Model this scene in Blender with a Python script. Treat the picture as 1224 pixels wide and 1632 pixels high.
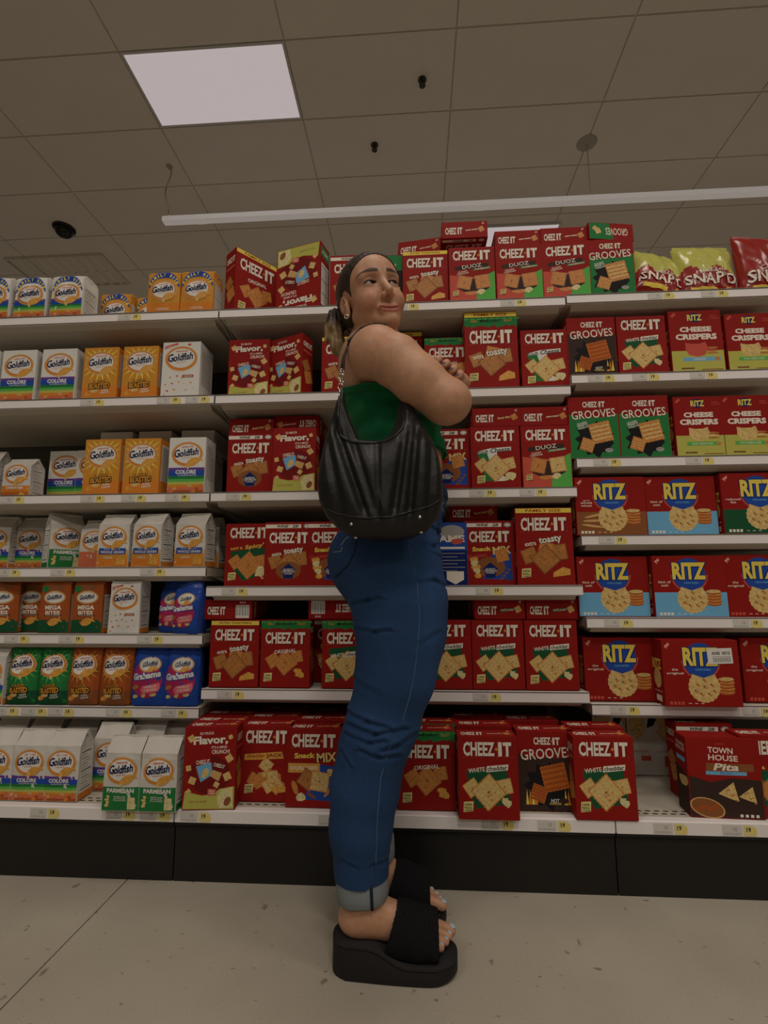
import bpy, bmesh, math, random
import numpy as np
from mathutils import Matrix, Vector

# ---------------------------------------------------------------- camera, world, light, exposure
for _o in list(bpy.data.objects):
    bpy.data.objects.remove(_o)
SC = bpy.context.scene
COL = SC.collection
F, PITCH, YAW, CAMZ = 789.96, .1469, .0608, .819
CP, SP, CY, SY = math.cos(PITCH), math.sin(PITCH), math.cos(YAW), math.sin(YAW)
cam_data = bpy.data.cameras.new('camera')
cam_data.sensor_fit = 'VERTICAL'
cam_data.sensor_height = 24.0
cam_data.lens = 24.0 * F / 1632
cam_data.clip_start = 0.02
cam = bpy.data.objects.new('camera', cam_data)
COL.objects.link(cam)
_r, _u, _f = Vector((CY, SY, 0)), Vector((SP * SY, -SP * CY, CP)), Vector((-CP * SY, CP * CY, SP))
_ro = -.0035
_r2 = _r * math.cos(_ro) + _u * math.sin(_ro)
_u2 = _u * math.cos(_ro) - _r * math.sin(_ro)
cam.matrix_world = Matrix(((_r2.x, _u2.x, -_f.x, 0), (_r2.y, _u2.y, -_f.y, 0), (_r2.z, _u2.z, -_f.z, CAMZ), (0, 0, 0, 1)))
SC.camera = cam

world = bpy.data.worlds.new('store_ambient')
SC.world = world
world.use_nodes = True
world.node_tree.nodes['Background'].inputs[0].default_value = (1.0, 0.89, 0.75, 1)
world.node_tree.nodes['Background'].inputs[1].default_value = 0.05


def area(name, loc, rot, sx, sy, power, color, spread=180):
    l = bpy.data.lights.new(name, 'AREA')
    l.shape = 'RECTANGLE'; l.size = sx; l.size_y = sy; l.energy = power; l.color = color
    l.spread = math.radians(spread)
    o = bpy.data.objects.new(name, l)
    o.location = loc; o.rotation_euler = rot
    COL.objects.link(o)
    return o


# troffers of the aisle, out of the frame overhead and behind the camera
WARM = (1.0, 0.91, 0.80)
area('aisle_troffer', (0.6, -1.6, 4.7), (0, 0, 0), 1.2, .6, 52, WARM)
area('aisle_troffer', (-2.4, -1.9, 4.7), (0, 0, 0), 1.2, .6, 32, WARM)
area('aisle_troffer', (3.2, -0.6, 4.7), (0, 0, 0), 1.2, .6, 34, WARM)
area('aisle_troffer', (0.2, 0.9, 4.7), (0, 0, 0), 1.2, .6, 22, WARM)

# unseen lamps added behind goods and camera, their floor bounce brightens the ceiling
for _x in (-5.0, -1.5, 2.0, 5.5):
    area('added_bounce_lamp', (_x, 8.2, 4.7), (0, 0, 0), 1.2, .6, 46, WARM)
    area('added_bounce_lamp', (_x, -4.6, 4.7), (0, 0, 0), 1.2, .6, 30, WARM)

SC.view_settings.view_transform = 'Standard'
SC.view_settings.look = 'None'
SC.view_settings.gamma = 1
SC.view_settings.use_curve_mapping = False
SC.view_settings.exposure = 0.0

# ---------------------------------------------------------------- measuring helpers
D1, D0 = 1.614, 1.477      # fronts of the shelves and of the base deck
XL, XR = -0.689, 0.531     # the joints between the three bays


def at(px, py, Y):
    """the place in the aisle that a survey sight line meets at depth Y"""
    x, u = px - 612, 816 - py
    yp = F * CP - u * SP
    z = F * SP + u * CP
    R = (x * CY - yp * SY, x * SY + yp * CY, z)
    k = Y / R[1]
    return np.array([R[0] * k, Y, R[2] * k + CAMZ])


def xat(px, Y, Z):
    q = (px - 612) / F
    z = Z - CAMZ
    return (q * (Y * CY * CP + z * SP) - Y * SY) / (CY + q * SY * CP)


# ---------------------------------------------------------------- materials
MATS = {}


def M(name, c=None, rough=.5, metal=0., var=.06, scale=40., bump=0., emit=None, coat=0., alpha=1.):
    if name in MATS:
        return MATS[name]
    m = bpy.data.materials.new(name); m.use_nodes = True
    nt = m.node_tree; b = nt.nodes['Principled BSDF']
    b.inputs['Roughness'].default_value = rough
    b.inputs['Metallic'].default_value = metal
    b.inputs['Specular IOR Level'].default_value = .3
    if coat:
        b.inputs['Coat Weight'].default_value = coat
        b.inputs['Coat Roughness'].default_value = .25
    tc = nt.nodes.new('ShaderNodeTexCoord')
    no = nt.nodes.new('ShaderNodeTexNoise'); no.inputs['Scale'].default_value = scale; no.inputs['Detail'].default_value = 3
    nt.links.new(tc.outputs['Object'], no.inputs['Vector'])
    mx = nt.nodes.new('ShaderNodeMix'); mx.data_type = 'RGBA'
    mx.inputs[6].default_value = (*[v * (1 - var) for v in c], 1)
    mx.inputs[7].default_value = (*[min(1, v * (1 + var)) for v in c], 1)
    nt.links.new(no.outputs['Fac'], mx.inputs[0])
    nt.links.new(mx.outputs[2], b.inputs['Base Color'])
    if emit:
        nt.links.new(mx.outputs[2], b.inputs['Emission Color'])
        b.inputs['Emission Strength'].default_value = emit
    if bump:
        bp = nt.nodes.new('ShaderNodeBump'); bp.inputs['Strength'].default_value = bump; bp.inputs['Distance'].default_value = .01
        nt.links.new(no.outputs['Fac'], bp.inputs['Height']); nt.links.new(bp.outputs[0], b.inputs['Normal'])
    MATS[name] = m
    return m


PAL = {
    'red': (.275, .011, .008), 'dred': (.16, .010, .010), 'cream': (.80, .73, .62), 'white': (.72, .70, .66), 'yellow': (.80, .62, .10),
    'paley': (.74, .64, .25), 'green': (.022, .19, .05), 'lgreen': (.10, .42, .08), 'dgreen': (.012, .085, .035), 'orange': (.66, .22, .03),
    'dorange': (.50, .13, .02), 'blue': (.02, .07, .36), 'dblue': (.008, .018, .12), 'sky': (.16, .42, .66), 'black': (.012, .011, .012),
    'dark': (.045, .025, .02), 'magenta': (.42, .025, .10), 'pink': (.72, .16, .20), 'brown': (.25, .09, .03), 'tan': (.60, .36, .14),
    'purple': (.13, .05, .30), 'olive': (.48, .46, .10), 'grey': (.35, .34, .32), 'navy': (.015, .02, .07), 'fbrown': (.36, .085, .02),
    'crk_o': (.56, .22, .05), 'crk_w': (.66, .46, .17), 'crk_t': (.42, .17, .04), 'crk_d': (.16, .06, .02), 'cheese': (.70, .34, .06),
    'wcheese': (.76, .60, .30), 'paper': (.62, .59, .54), 'coral': (.60, .16, .08), 'salmon': (.55, .09, .06), 'gold': (.60, .27, .035),
}


def P_(k):
    if k.startswith('crk') or k in ('cheese', 'wcheese'):
        return M('print_' + k, PAL[k], .5, var=.5, scale=120)
    m = M('print_' + k, PAL[k], .6, var=.04, scale=30)
    m.node_tree.nodes['Principled BSDF'].inputs['Specular IOR Level'].default_value = .12
    return m


# ---------------------------------------------------------------- object helpers
def link(name, data, parent=None, **kw):
    o = bpy.data.objects.new(name, data)
    COL.objects.link(o)
    if parent is not None:
        o.parent = parent
    for k, v in kw.items():
        o[k] = v
    return o


def thing(name, label, cat, loc=(0, 0, 0), rot=(0, 0, 0), group=None, kind=None, data=None):
    o = link(name, data)
    o.location = loc; o.rotation_euler = rot
    o['label'] = label; o['category'] = cat
    if group: o['group'] = group
    if kind: o['kind'] = kind
    return o


def mesh(name, vs, fs, mats, idx=None, smooth=False):
    me = bpy.data.meshes.new(name)
    me.from_pydata([tuple(map(float, v)) for v in vs], [], [tuple(map(int, f)) for f in fs])
    for m in (mats if isinstance(mats, (list, tuple)) else [mats]):
        me.materials.append(m)
    if idx is not None:
        me.polygons.foreach_set('material_index', np.array(idx, dtype=np.int32))
    if smooth:
        me.polygons.foreach_set('use_smooth', np.ones(len(me.polygons), dtype=bool))
    me.update()
    return me


class MB:
    """collects simple solids into one mesh"""
    def __init__(s): s.v = []; s.f = []; s.i = []

    def add(s, v, f, mi=0):
        n = len(s.v); s.v += [tuple(p) for p in v]; s.f += [tuple(a + n for a in q) for q in f]; s.i += [mi] * len(f)

    def box(s, x0, y0, z0, x1, y1, z1, mi=0):
        v = [(x0, y0, z0), (x1, y0, z0), (x1, y1, z0), (x0, y1, z0), (x0, y0, z1), (x1, y0, z1), (x1, y1, z1), (x0, y1, z1)]
        s.add(v, [(0, 3, 2, 1), (4, 5, 6, 7), (0, 1, 5, 4), (1, 2, 6, 5), (2, 3, 7, 6), (3, 0, 4, 7)], mi)

    def prism_x(s, prof, x0, x1, mi=0):
        """a (y,z) outline swept along x"""
        n = len(prof)
        v = [(x0, y, z) for y, z in prof] + [(x1, y, z) for y, z in prof]
        f = [(i, (i + 1) % n, (i + 1) % n + n, i + n) for i in range(n)] + [tuple(range(n))[::-1], tuple(range(n, 2 * n))]
        s.add(v, f, mi)

    def prism_y(s, prof, y0, y1, mi=0):
        n = len(prof)
        v = [(x, y0, z) for x, z in prof] + [(x, y1, z) for x, z in prof]
        f = [(i, i + n, (i + 1) % n + n, (i + 1) % n) for i in range(n)] + [tuple(range(n)), tuple(range(n, 2 * n))[::-1]]
        s.add(v, f, mi)

    def prism_z(s, prof, z0, z1, mi=0):
        n = len(prof)
        v = [(x, y, z0) for x, y in prof] + [(x, y, z1) for x, y in prof]
        f = [(i, (i + 1) % n, (i + 1) % n + n, i + n) for i in range(n)] + [tuple(range(n))[::-1], tuple(range(n, 2 * n))]
        s.add(v, f, mi)

    def tube(s, pts, rad, n=8, mi=0, closed=False):
        pts = [Vector(p) for p in pts]; m = len(pts); base = len(s.v)
        rads = rad if isinstance(rad, (list, tuple)) else [rad] * m
        up = Vector((0, 0, 1))
        vs = []
        for i, p in enumerate(pts):
            a = pts[(i - 1) % m] if (closed or i) else p
            b = pts[(i + 1) % m] if (closed or i < m - 1) else p
            t = (b - a).normalized()
            s1 = t.cross(up)
            if s1.length < .05: s1 = t.cross(Vector((1, 0, 0)))
            s1.normalize(); s2 = s1.cross(t)
            vs += [p + (s1 * math.cos(2 * math.pi * k / n) + s2 * math.sin(2 * math.pi * k / n)) * rads[i] for k in range(n)]
        fs = []
        for i in range(m if closed else m - 1):
            j = (i + 1) % m
            fs += [(i * n + k, i * n + (k + 1) % n, j * n + (k + 1) % n, j * n + k) for k in range(n)]
        if not closed:
            fs += [tuple(range(n))[::-1], tuple(range((m - 1) * n, m * n))]
        s.add(vs, fs, mi)

    def mesh(s, name, mats, smooth=False):
        return mesh(name, s.v, s.f, mats, s.i, smooth)


def box_mesh(name, x0, y0, z0, x1, y1, z1, m, bev=0.):
    b = MB(); b.box(x0, y0, z0, x1, y1, z1)
    me = b.mesh(name, m)
    if bev:
        bm = bmesh.new(); bm.from_mesh(me)
        bmesh.ops.bevel(bm, geom=bm.edges[:], offset=bev, segments=2, profile=.6, affect='EDGES')
        bm.to_mesh(me); bm.free()
    return me


# ---------------------------------------------------------------- the room
def struct(name, me, label, cat, loc=(0, 0, 0)):
    return thing(name, label, cat, loc, kind='structure', data=me)


def floor_mat():
    m = bpy.data.materials.new('worn_vinyl_floor'); m.use_nodes = True
    nt = m.node_tree; b = nt.nodes['Principled BSDF']; b.inputs['Roughness'].default_value = .5
    tc = nt.nodes.new('ShaderNodeTexCoord')
    mp = nt.nodes.new('ShaderNodeMapping'); nt.links.new(tc.outputs['Object'], mp.inputs[0])

    def noise(sc, det=4, sxyz=(1, 1, 1)):
        q = nt.nodes.new('ShaderNodeMapping'); q.inputs['Scale'].default_value = sxyz; q.inputs['Rotation'].default_value = (0, 0, .5)
        nt.links.new(tc.outputs['Object'], q.inputs[0])
        n = nt.nodes.new('ShaderNodeTexNoise'); n.inputs['Scale'].default_value = sc; n.inputs['Detail'].default_value = det
        nt.links.new(q.outputs[0], n.inputs['Vector']); return n.outputs['Fac']

    def ramp(fac, a, b_, c0, c1):
        r = nt.nodes.new('ShaderNodeValToRGB'); r.color_ramp.elements[0].position = a; r.color_ramp.elements[1].position = b_
        r.color_ramp.elements[0].color = (*c0, 1); r.color_ramp.elements[1].color = (*c1, 1)
        nt.links.new(fac, r.inputs[0]); return r.outputs[0]

    def mult(a, b_):
        x = nt.nodes.new('ShaderNodeMix'); x.data_type = 'RGBA'; x.blend_type = 'MULTIPLY'; x.inputs[0].default_value = 1
        nt.links.new(a, x.inputs[6]); nt.links.new(b_, x.inputs[7]); return x.outputs[2]
    base = ramp(noise(3), .35, .65, (.42, .375, .305), (.48, .43, .35))
    grain = ramp(noise(260, 2), .3, .7, (.88, .88, .88), (1, 1, 1))
    chips = ramp(noise(34, 2, (1, .6, 1)), .25, .30, (.58, .53, .47), (1, 1, 1))
    chips2 = ramp(noise(75, 2, (.5, 1, 1)), .245, .30, (.5, .46, .4), (1, 1, 1))
    o = mult(mult(mult(base, grain), chips), chips2)
    nt.links.new(o, b.inputs['Base Color'])
    return m


FLM = floor_mat()
fl = struct('floor', box_mesh('floor', -9, -6, -.06, 9, 10, -.006, M('floor_joint', (.12, .105, .085), .8)), 'pale speckled store floor with a dark straight joint', 'floor')
xs = [-9, -6.70, -3.76, -.82, 2.12, 5.06, 8.0, 9]
for i in range(len(xs) - 1):
    link('floor_slab', box_mesh('floor_slab', xs[i] + .0018, -6, -.006, xs[i + 1] - .0018, 10, 0, FLM), fl)

CZ = 4.789
PX, PY, OX, OY = 1.26, .63, -.91, 3.05
ceil = struct('ceiling', box_mesh('ceiling', -9, -6, CZ + .012, 9, 10, CZ + .08, M('ceiling_grid', (.66, .61, .56), .9)), 'dim ceiling of large pale lay-in tiles over the aisle', 'ceiling')
TM = M('ceiling_tile_face', (.74, .69, .63), .92, var=.05, scale=3.)
tile_me = box_mesh('ceiling_tile', -PX / 2 + .006, -PY / 2 + .006, 0, PX / 2 - .006, PY / 2 - .006, .016, TM)
LIT = {(-1, 0)}          # cells that hold a lit panel
VENT = {(-4, 3), (-3, 3)}
for i in range(-5, 6):
    for j in range(-4, 11):
        if (i, j) in LIT:
            continue
        t = link('ceiling_tile', tile_me, ceil)
        t.location = (OX + (i + .5) * PX, OY + (j + .5) * PY, CZ)
LM = M('light_diffuser', (.84, .76, .80), .4, var=.02, scale=20, emit=.40)
FRM = M('light_frame', (.62, .60, .58), .5)
for (i, j), lab in (((-1, 0), 'large lit ceiling panel high above the orange cracker bags'), ((1, 3), 'lit ceiling panel peeking out behind the boxes stacked on the top shelf')):
    cx, cy = OX + (i + .5) * PX, OY + (j + .5) * PY
    if j == 3: cx, cy = 1.04, 5.37
    t = thing('ceiling_light', lab, 'ceiling light', (cx, cy, CZ - (.002 if j == 0 else .022)))
    b = MB(); a, c = PX / 2 - .004, PY / 2 - .004
    b.box(-a, -c, 0, a, -c + .018, .02); b.box(-a, c - .018, 0, a, c, .02); b.box(-a, -c + .018, 0, -a + .018, c - .018, .02); b.box(a - .018, -c + .018, 0, a, c - .018, .02)
    link('light_frame', b.mesh('light_frame', FRM), t)
    link('diffuser', box_mesh('diffuser', -a + .018, -c + .018, .004, a - .018, c - .018, .014, LM), t)
# louvred vent at the far left
cx, cy = -4.33, 5.53
t = thing('ceiling_vent', 'slatted air vent in the ceiling above the white cracker bags', 'air vent', (cx, cy, CZ - .03))
b = MB()
for q in ((-.62, -.30, .62, -.28), (-.62, .28, .62, .30), (-.62, -.28, -.60, .28), (.60, -.28, .62, .28)):
    b.box(q[0], q[1], 0, q[2], q[3], .04)
link('vent_frame', b.mesh('vent_frame', M('vent_paint', (.66, .61, .53), .6)), t)
sl = MB(); sl.prism_y([(-.035, 0), (-.028, 0), (.035, .034), (.028, .034)], -.28, .28)
slm = sl.mesh('slat', MATS['vent_paint'])
link('duct_opening', box_mesh('duct_opening', -.6, -.28, .036, .6, .28, .04, M('duct_dark', (.16, .14, .12), .9)), t)
for k in range(9):
    s_ = link('slat', slm, t); s_.location = (-.54 + k * .135, 0, .002)


def lathe(prof, n=24):
    v = []; f = []
    for r, z in prof:
        v += [(r * math.cos(2 * math.pi * k / n), r * math.sin(2 * math.pi * k / n), z) for k in range(n)]
    for i in range(len(prof) - 1):
        f += [(i * n + k, i * n + (k + 1) % n, (i + 1) * n + (k + 1) % n, (i + 1) * n + k) for k in range(n)]
    f += [tuple(range(n))[::-1], tuple(range((len(prof) - 1) * n, len(prof) * n))]
    return v, f


BLK = M('black_plastic', (.012, .012, .012), .25)
t = thing('dome_camera', 'black security camera dome on the ceiling, far left above the bags', 'camera', (-3.87, 4.80, CZ))
v, f = lathe([(.115, 0), (.115, -.012), (.10, -.018)]); link('mounting_ring', mesh('mounting_ring', v, f, BLK), t)
v, f = lathe([(.095, -.012), (.092, -.045), (.072, -.08), (.04, -.10), (.005, -.107)]); link('dome', mesh('dome', v, f, BLK, smooth=True), t)
for (x, y, lab) in ((.109, 3.403, 'small dark sprinkler head in the ceiling, the upper one nearest the camera'), (-.316, 3.966, 'small dark sprinkler head in the ceiling straight above the woman')):
    t = thing('sprinkler', lab, 'sprinkler', (x, y, CZ), group=None)
    v, f = lathe([(.034, 0), (.034, -.006), (.012, -.012)], 16); link('escutcheon', mesh('escutcheon', v, f, M('sprinkler_metal', (.05, .045, .04), .4, .5)), t)
    v, f = lathe([(.011, -.006), (.011, -.04), (.004, -.05), (.026, -.052), (.026, -.056)], 12); link('deflector', mesh('deflector', v, f, MATS['sprinkler_metal']), t)
# suspended rail with its wires; a faint glow is added to brighten it
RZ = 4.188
t = thing('hanging_batten', 'long thin pale batten, faint glow added, hung on wires below the ceiling', 'ceiling light', (0, 4.07, RZ))
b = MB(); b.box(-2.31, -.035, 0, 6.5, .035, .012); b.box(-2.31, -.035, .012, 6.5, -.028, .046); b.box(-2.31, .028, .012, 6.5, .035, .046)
link('batten', b.mesh('batten', M('rail_white_glow', (.84, .80, .78), .45, emit=.17)), t)
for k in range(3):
    link('joint_cover', box_mesh('joint_cover', -2.0 + 2.6 * k, -.037, -.002, -1.92 + 2.6 * k, .037, .014, MATS['rail_white_glow']), t)
WIR = M('hanger_wire', (.55, .5, .42), .5)
for (x, wob, dk) in ((-2.29, .03, 0), (1.61, 0, 1), (4.9, 0, 1)):
    b = MB(); L = CZ - RZ - .012
    b.tube([(x + wob * math.sin(q * 1.1) * .8, 0, .012 + L * q / 8) for q in range(9)], .008 if not dk else .005, 6)
    link('wire', b.mesh('wire', WIR, True), t)
    v, f = lathe([(.09 if dk else .03, CZ - RZ), (.085 if dk else .025, CZ - RZ - .008), (.02, CZ - RZ - .02)], 20)
    link('wire_cup', mesh('wire_cup', [(p[0] + x, p[1], p[2]) for p in v], f, M('cup_paint', (.40, .365, .32), .7)), t)

# ---------------------------------------------------------------- shelving
STEEL = M('shelf_enamel', (.50, .46, .38), .5, var=.04)
LIPM = M('price_rail_strip', (.84, .79, .78), .5, var=.10, scale=500)
KICK = M('kick_plate_black', (.014, .013, .012), .45)
BACKM = M('back_panel', (.10, .09, .075), .7)
YB = 2.07
BAYS = [('left', XL - 1.22, XL), ('middle', XL, XR), ('right', XR, XR + 1.22)]
LEV = {'left': [1.798, 1.478, 1.131, .88, .661, .432], 'middle': [1.798, 1.477, 1.131, .815, .491], 'right': [1.804, 1.515, 1.227, .973, .715, .457]}
LABW = {'left': 'bay of bagged crackers', 'middle': 'bay of red cracker boxes behind the woman', 'right': 'bay of yellow-lettered round cracker boxes'}
ORD = ['top', 'second', 'third', 'fourth', 'fifth', 'sixth']
DZ = .190
TXT = {}


def text_geo(s, bold=.02):
    key = (s, bold)
    if key not in TXT:
        cu = bpy.data.curves.new('lettering', 'FONT'); cu.body = s; cu.offset = bold; cu.resolution_u = 2; cu.size = 1
        o = bpy.data.objects.new('lettering', cu)
        me = bpy.data.meshes.new_from_object(o)
        V = np.zeros(len(me.vertices) * 3); me.vertices.foreach_get('co', V); V = V.reshape(-1, 3)[:, :2]
        Fc = [tuple(p.vertices) for p in me.polygons]
        mn, mxx = V.min(0), V.max(0)
        TXT[key] = ((V - mn) / (mxx - mn) - .5, Fc, (mxx - mn))
        bpy.data.objects.remove(o); bpy.data.curves.remove(cu); bpy.data.meshes.remove(me)
    return TXT[key]


EPS = .00011


class Art:
    """flat print: coloured shapes in (x, y, layer), x right and y up on the face"""
    def __init__(s, W, H): s.W, s.H = W, H; s.v = []; s.f = []; s.c = []; s.k = []

    def put(s, V, Fc, col, l):
        n = len(s.v); s.v += [(x, y, l) for x, y in V]; s.f += [tuple(a + n for a in q) for q in Fc]; s.c += [col] * len(Fc); s.k.append((n, l, len(s.v)))

    def poly(s, pts, col, l=1): s.put([(x * s.W, y * s.H) for x, y in pts], [tuple(range(len(pts)))], col, l)

    def rect(s, x0, y0, x1, y1, col, l=1): s.poly([(x0, y0), (x1, y0), (x1, y1), (x0, y1)], col, l)

    def ell(s, cx, cy, rx, ry, col, l=2, n=24, a0=0, a1=360, rot=0):
        """rx, ry in widths of the face"""
        pts = []
        full = a1 - a0 >= 360
        for k in range(n if full else n + 1):
            a = math.radians(a0 + (a1 - a0) * k / n)
            x, y = rx * math.cos(a), ry * math.sin(a)
            c, q = math.cos(math.radians(rot)), math.sin(math.radians(rot))
            pts.append((cx * s.W + (x * c - y * q) * s.W, cy * s.H + (x * q + y * c) * s.W))
        if not full:
            pts.append((cx * s.W, cy * s.H))
        s.put(pts, [tuple(range(len(pts)))], col, l)

    def ring(s, cx, cy, r0x, r0y, r1x, r1y, col, l=2, n=24, a0=0, a1=360):
        V = []; Fc = []
        for k in range(n + 1):
            a = math.radians(a0 + (a1 - a0) * k / n)
            V.append((cx * s.W + r0x * s.W * math.cos(a), cy * s.H + r0y * s.W * math.sin(a)))
            V.append((cx * s.W + r1x * s.W * math.cos(a), cy * s.H + r1y * s.W * math.sin(a)))
        for k in range(n): Fc.append((2 * k, 2 * k + 1, 2 * k + 3, 2 * k + 2))
        s.put(V, Fc, col, l)

    def txt(s, t, cx, cy, w, h, col, l=4, rot=0, shear=0, bold=.02):
        if h < .07: bold *= .5
        V, Fc, _ = text_geo(t, bold)
        c, q = math.cos(math.radians(rot)), math.sin(math.radians(rot))
        w *= s.W; h *= s.H
        o = []
        for x, y in V:
            X, Y = x * w + y * h * shear, y * h
            o.append((cx * s.W + X * c - Y * q, cy * s.H + X * q + Y * c))
        s.put(o, Fc, col, l)

    def arctxt(s, t, cx, cy, r, ry, h, a0, a1, col, l=4, bold=.03):
        n = len(t)
        for i, ch in enumerate(t):
            if ch == ' ': continue
            a = a0 + (a1 - a0) * i / (n - 1); ar = math.radians(a)
            s.txt(ch, cx + r * math.cos(ar), cy + ry * math.sin(ar) * s.W / s.H, abs(a1 - a0) / n * math.pi / 180 * r * .8 * (.4 if ch == 'I' else 1), h, col, l, rot=(a - 90) * .7, bold=bold)

    def outl(s, t, cx, cy, w, h, col, oc, l=4, rot=0, shear=0, bold=.02, dx=.006):
        for ax, ay in ((dx, -dx), (-dx, -dx), (dx, dx * .6), (-dx, dx * .6)):
            s.txt(t, cx + ax, cy + ay * s.W / s.H, w, h, oc, l, rot, shear, bold)
        s.txt(t, cx, cy, w, h, col, l + 1, rot, shear, bold)

    def cracker(s, cx, cy, sz, rot, col='crk_o', l=3, n=7, spots=1, hole=True):
        sz *= s.W; x0, y0 = cx * s.W, cy * s.H
        c, q = math.cos(math.radians(rot)), math.sin(math.radians(rot))
        pts = []
        for side in range(4):
            ca, sa = [(1, 0), (0, 1), (-1, 0), (0, -1)][side]
            for k in range(n * 2):
                u = -.5 + k / (2 * n); w = .5 + (.022 if k % 2 else -.012)
                X, Y = u * sz, -w * sz
                X, Y = X * ca - Y * sa, X * sa + Y * ca
                pts.append((x0 + X * c - Y * q, y0 + X * q + Y * c))
        s.put(pts, [tuple(range(len(pts)))], {'crk_w': 'crk_o', 'crk_o': 'crk_t', 'crk_t': 'brown'}.get(col, col), l)
        s.put([(x0 + (px_ - x0) * .90, y0 + (py_ - y0) * .90) for px_, py_ in pts], [tuple(range(len(pts)))], col, l)
        if hole:
            s.ell(cx, cy, .05 * sz / s.W, .05 * sz / s.W, 'crk_d', l + 1, 8)
        rnd = random.Random(int(cx * 999) + int(cy * 777))
        for _ in range(spots * 3):
            a, b = rnd.uniform(-.33, .33) * sz, rnd.uniform(-.33, .33) * sz
            s.ell(cx + (a * c - b * q) / s.W, cy + (a * q + b * c) / s.H, .05 * sz / s.W, .04 * sz / s.W, 'crk_t' if col == 'crk_o' else 'crk_o', l + 1, 7)

    def blob(s, cx, cy, r, col, l=3, seed=0, n=9, sq=.7, amp=.3):
        rnd = random.Random(seed); pts = []
        for k in range(n):
            a = 2 * math.pi * k / n; rr = r * (1 + rnd.uniform(-amp, amp))
            pts.append((cx * s.W + rr * s.W * math.cos(a), cy * s.H + rr * s.W * sq * math.sin(a)))
        s.put(pts, [tuple(range(n))], col, l)

    def fish(s, cx, cy, sz, col='crk_o', l=5, rot=0):
        s.ell(cx, cy, sz * .5, sz * .3, col, l, 16, rot=rot)
        c, q = math.cos(math.radians(rot)), math.sin(math.radians(rot))
        tp = [(-.35, 0), (-.72, .3), (-.62, 0), (-.72, -.3)]
        s.put([((cx + sz * (x * c - y * q)) * s.W, cy * s.H + sz * (x * q + y * c) * s.W) for x, y in tp], [(0, 1, 2, 3)], col, l)

    def mesh(s, name, fmap, grid=None):
        """fmap(x, y, layer) -> local point. grid=(xs, ys): cut along these lines first (curved faces)"""
        cols = sorted(set(s.c)); mats = [P_(c) for c in cols]; idx = [cols.index(c) for c in s.c]
        order = sorted(range(len(s.k)), key=lambda q: (s.k[q][1], q)); rank = {q: r for r, q in enumerate(order)}
        V = list(s.v); Fc = s.f
        for q, (n0, l, n1) in enumerate(s.k):
            for a_ in range(n0, n1): V[a_] = (V[a_][0], V[a_][1], rank[q] * .06 + (l * 1.6 if grid else 0))
        if grid:
            bm = bmesh.new()
            bv = [bm.verts.new((x, y, l)) for x, y, l in V]
            for q, i in zip(Fc, idx):
                try:
                    fc = bm.faces.new([bv[a] for a in q]); fc.material_index = i
                except ValueError:
                    pass
            bmesh.ops.triangulate(bm, faces=bm.faces[:])
            for gx in grid[0]:
                bmesh.ops.bisect_plane(bm, geom=bm.verts[:] + bm.edges[:] + bm.faces[:], plane_co=(gx, 0, 0), plane_no=(1, 0, 0))
            for gy in grid[1]:
                bmesh.ops.bisect_plane(bm, geom=bm.verts[:] + bm.edges[:] + bm.faces[:], plane_co=(0, gy, 0), plane_no=(0, 1, 0))
            bm.verts.index_update()
            V = [tuple(v.co) for v in bm.verts]; Fc = [tuple(v.index for v in f_.verts) for f_ in bm.faces]; idx = [f_.material_index for f_ in bm.faces]
            bm.free()
        return mesh(name, [fmap(*p) for p in V], Fc, mats, idx)


def price_tag(parent, x, y, z, tilt, big=False):
    """white paper tag with a yellow flash, on the shelf's price rail"""
    a = Art(.075, .03)
    a.rect(-.5, .03, .5, .97, 'paper', 0)
    a.txt('10', -.37, .62, .12, .42, 'black', 2, bold=.03)
    for k in range(9): a.rect(-.5 + .03 + k * .05, .1, -.5 + .06 + k * .05, .25, 'grey', 2)
    link('price_label', PT['white'], parent).location = (x, y, z)
    o = link('price_label', PT['yellow'], parent, label='yellow price flash'); o.location = (x + .045, y, z)


TILT = .35   # the rail's face leans back


def mk_tag_meshes():
    fm = lambda x, y, l: (x, -.0006 - EPS * l + y * math.sin(TILT) * 0, y)
    a = Art(.05, .026); a.rect(-.5, 0, .5, 1, 'paper', 0); a.txt('10', .15, .62, .2, .4, 'grey', 2, bold=.03)
    for k in range(7): a.rect(-.42 + k * .12, .1, -.36 + k * .12, .26, 'grey', 2)
    w = a.mesh('price_label', fm)
    a = Art(.034, .026); a.poly([(-.5, .1), (-.3, 0), (.4, 0), (.5, .3), (.45, .8), (.1, 1), (-.5, 1)], 'paley', 0); a.txt('19', -.12, .6, .34, .45, 'dark', 2, bold=.04)
    for k in range(3): a.rect(.15 + k * .1, .2, .2 + k * .1, .7, 'yellow', 2)
    y = a.mesh('price_label', fm)
    return {'white': w, 'yellow': y}


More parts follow.
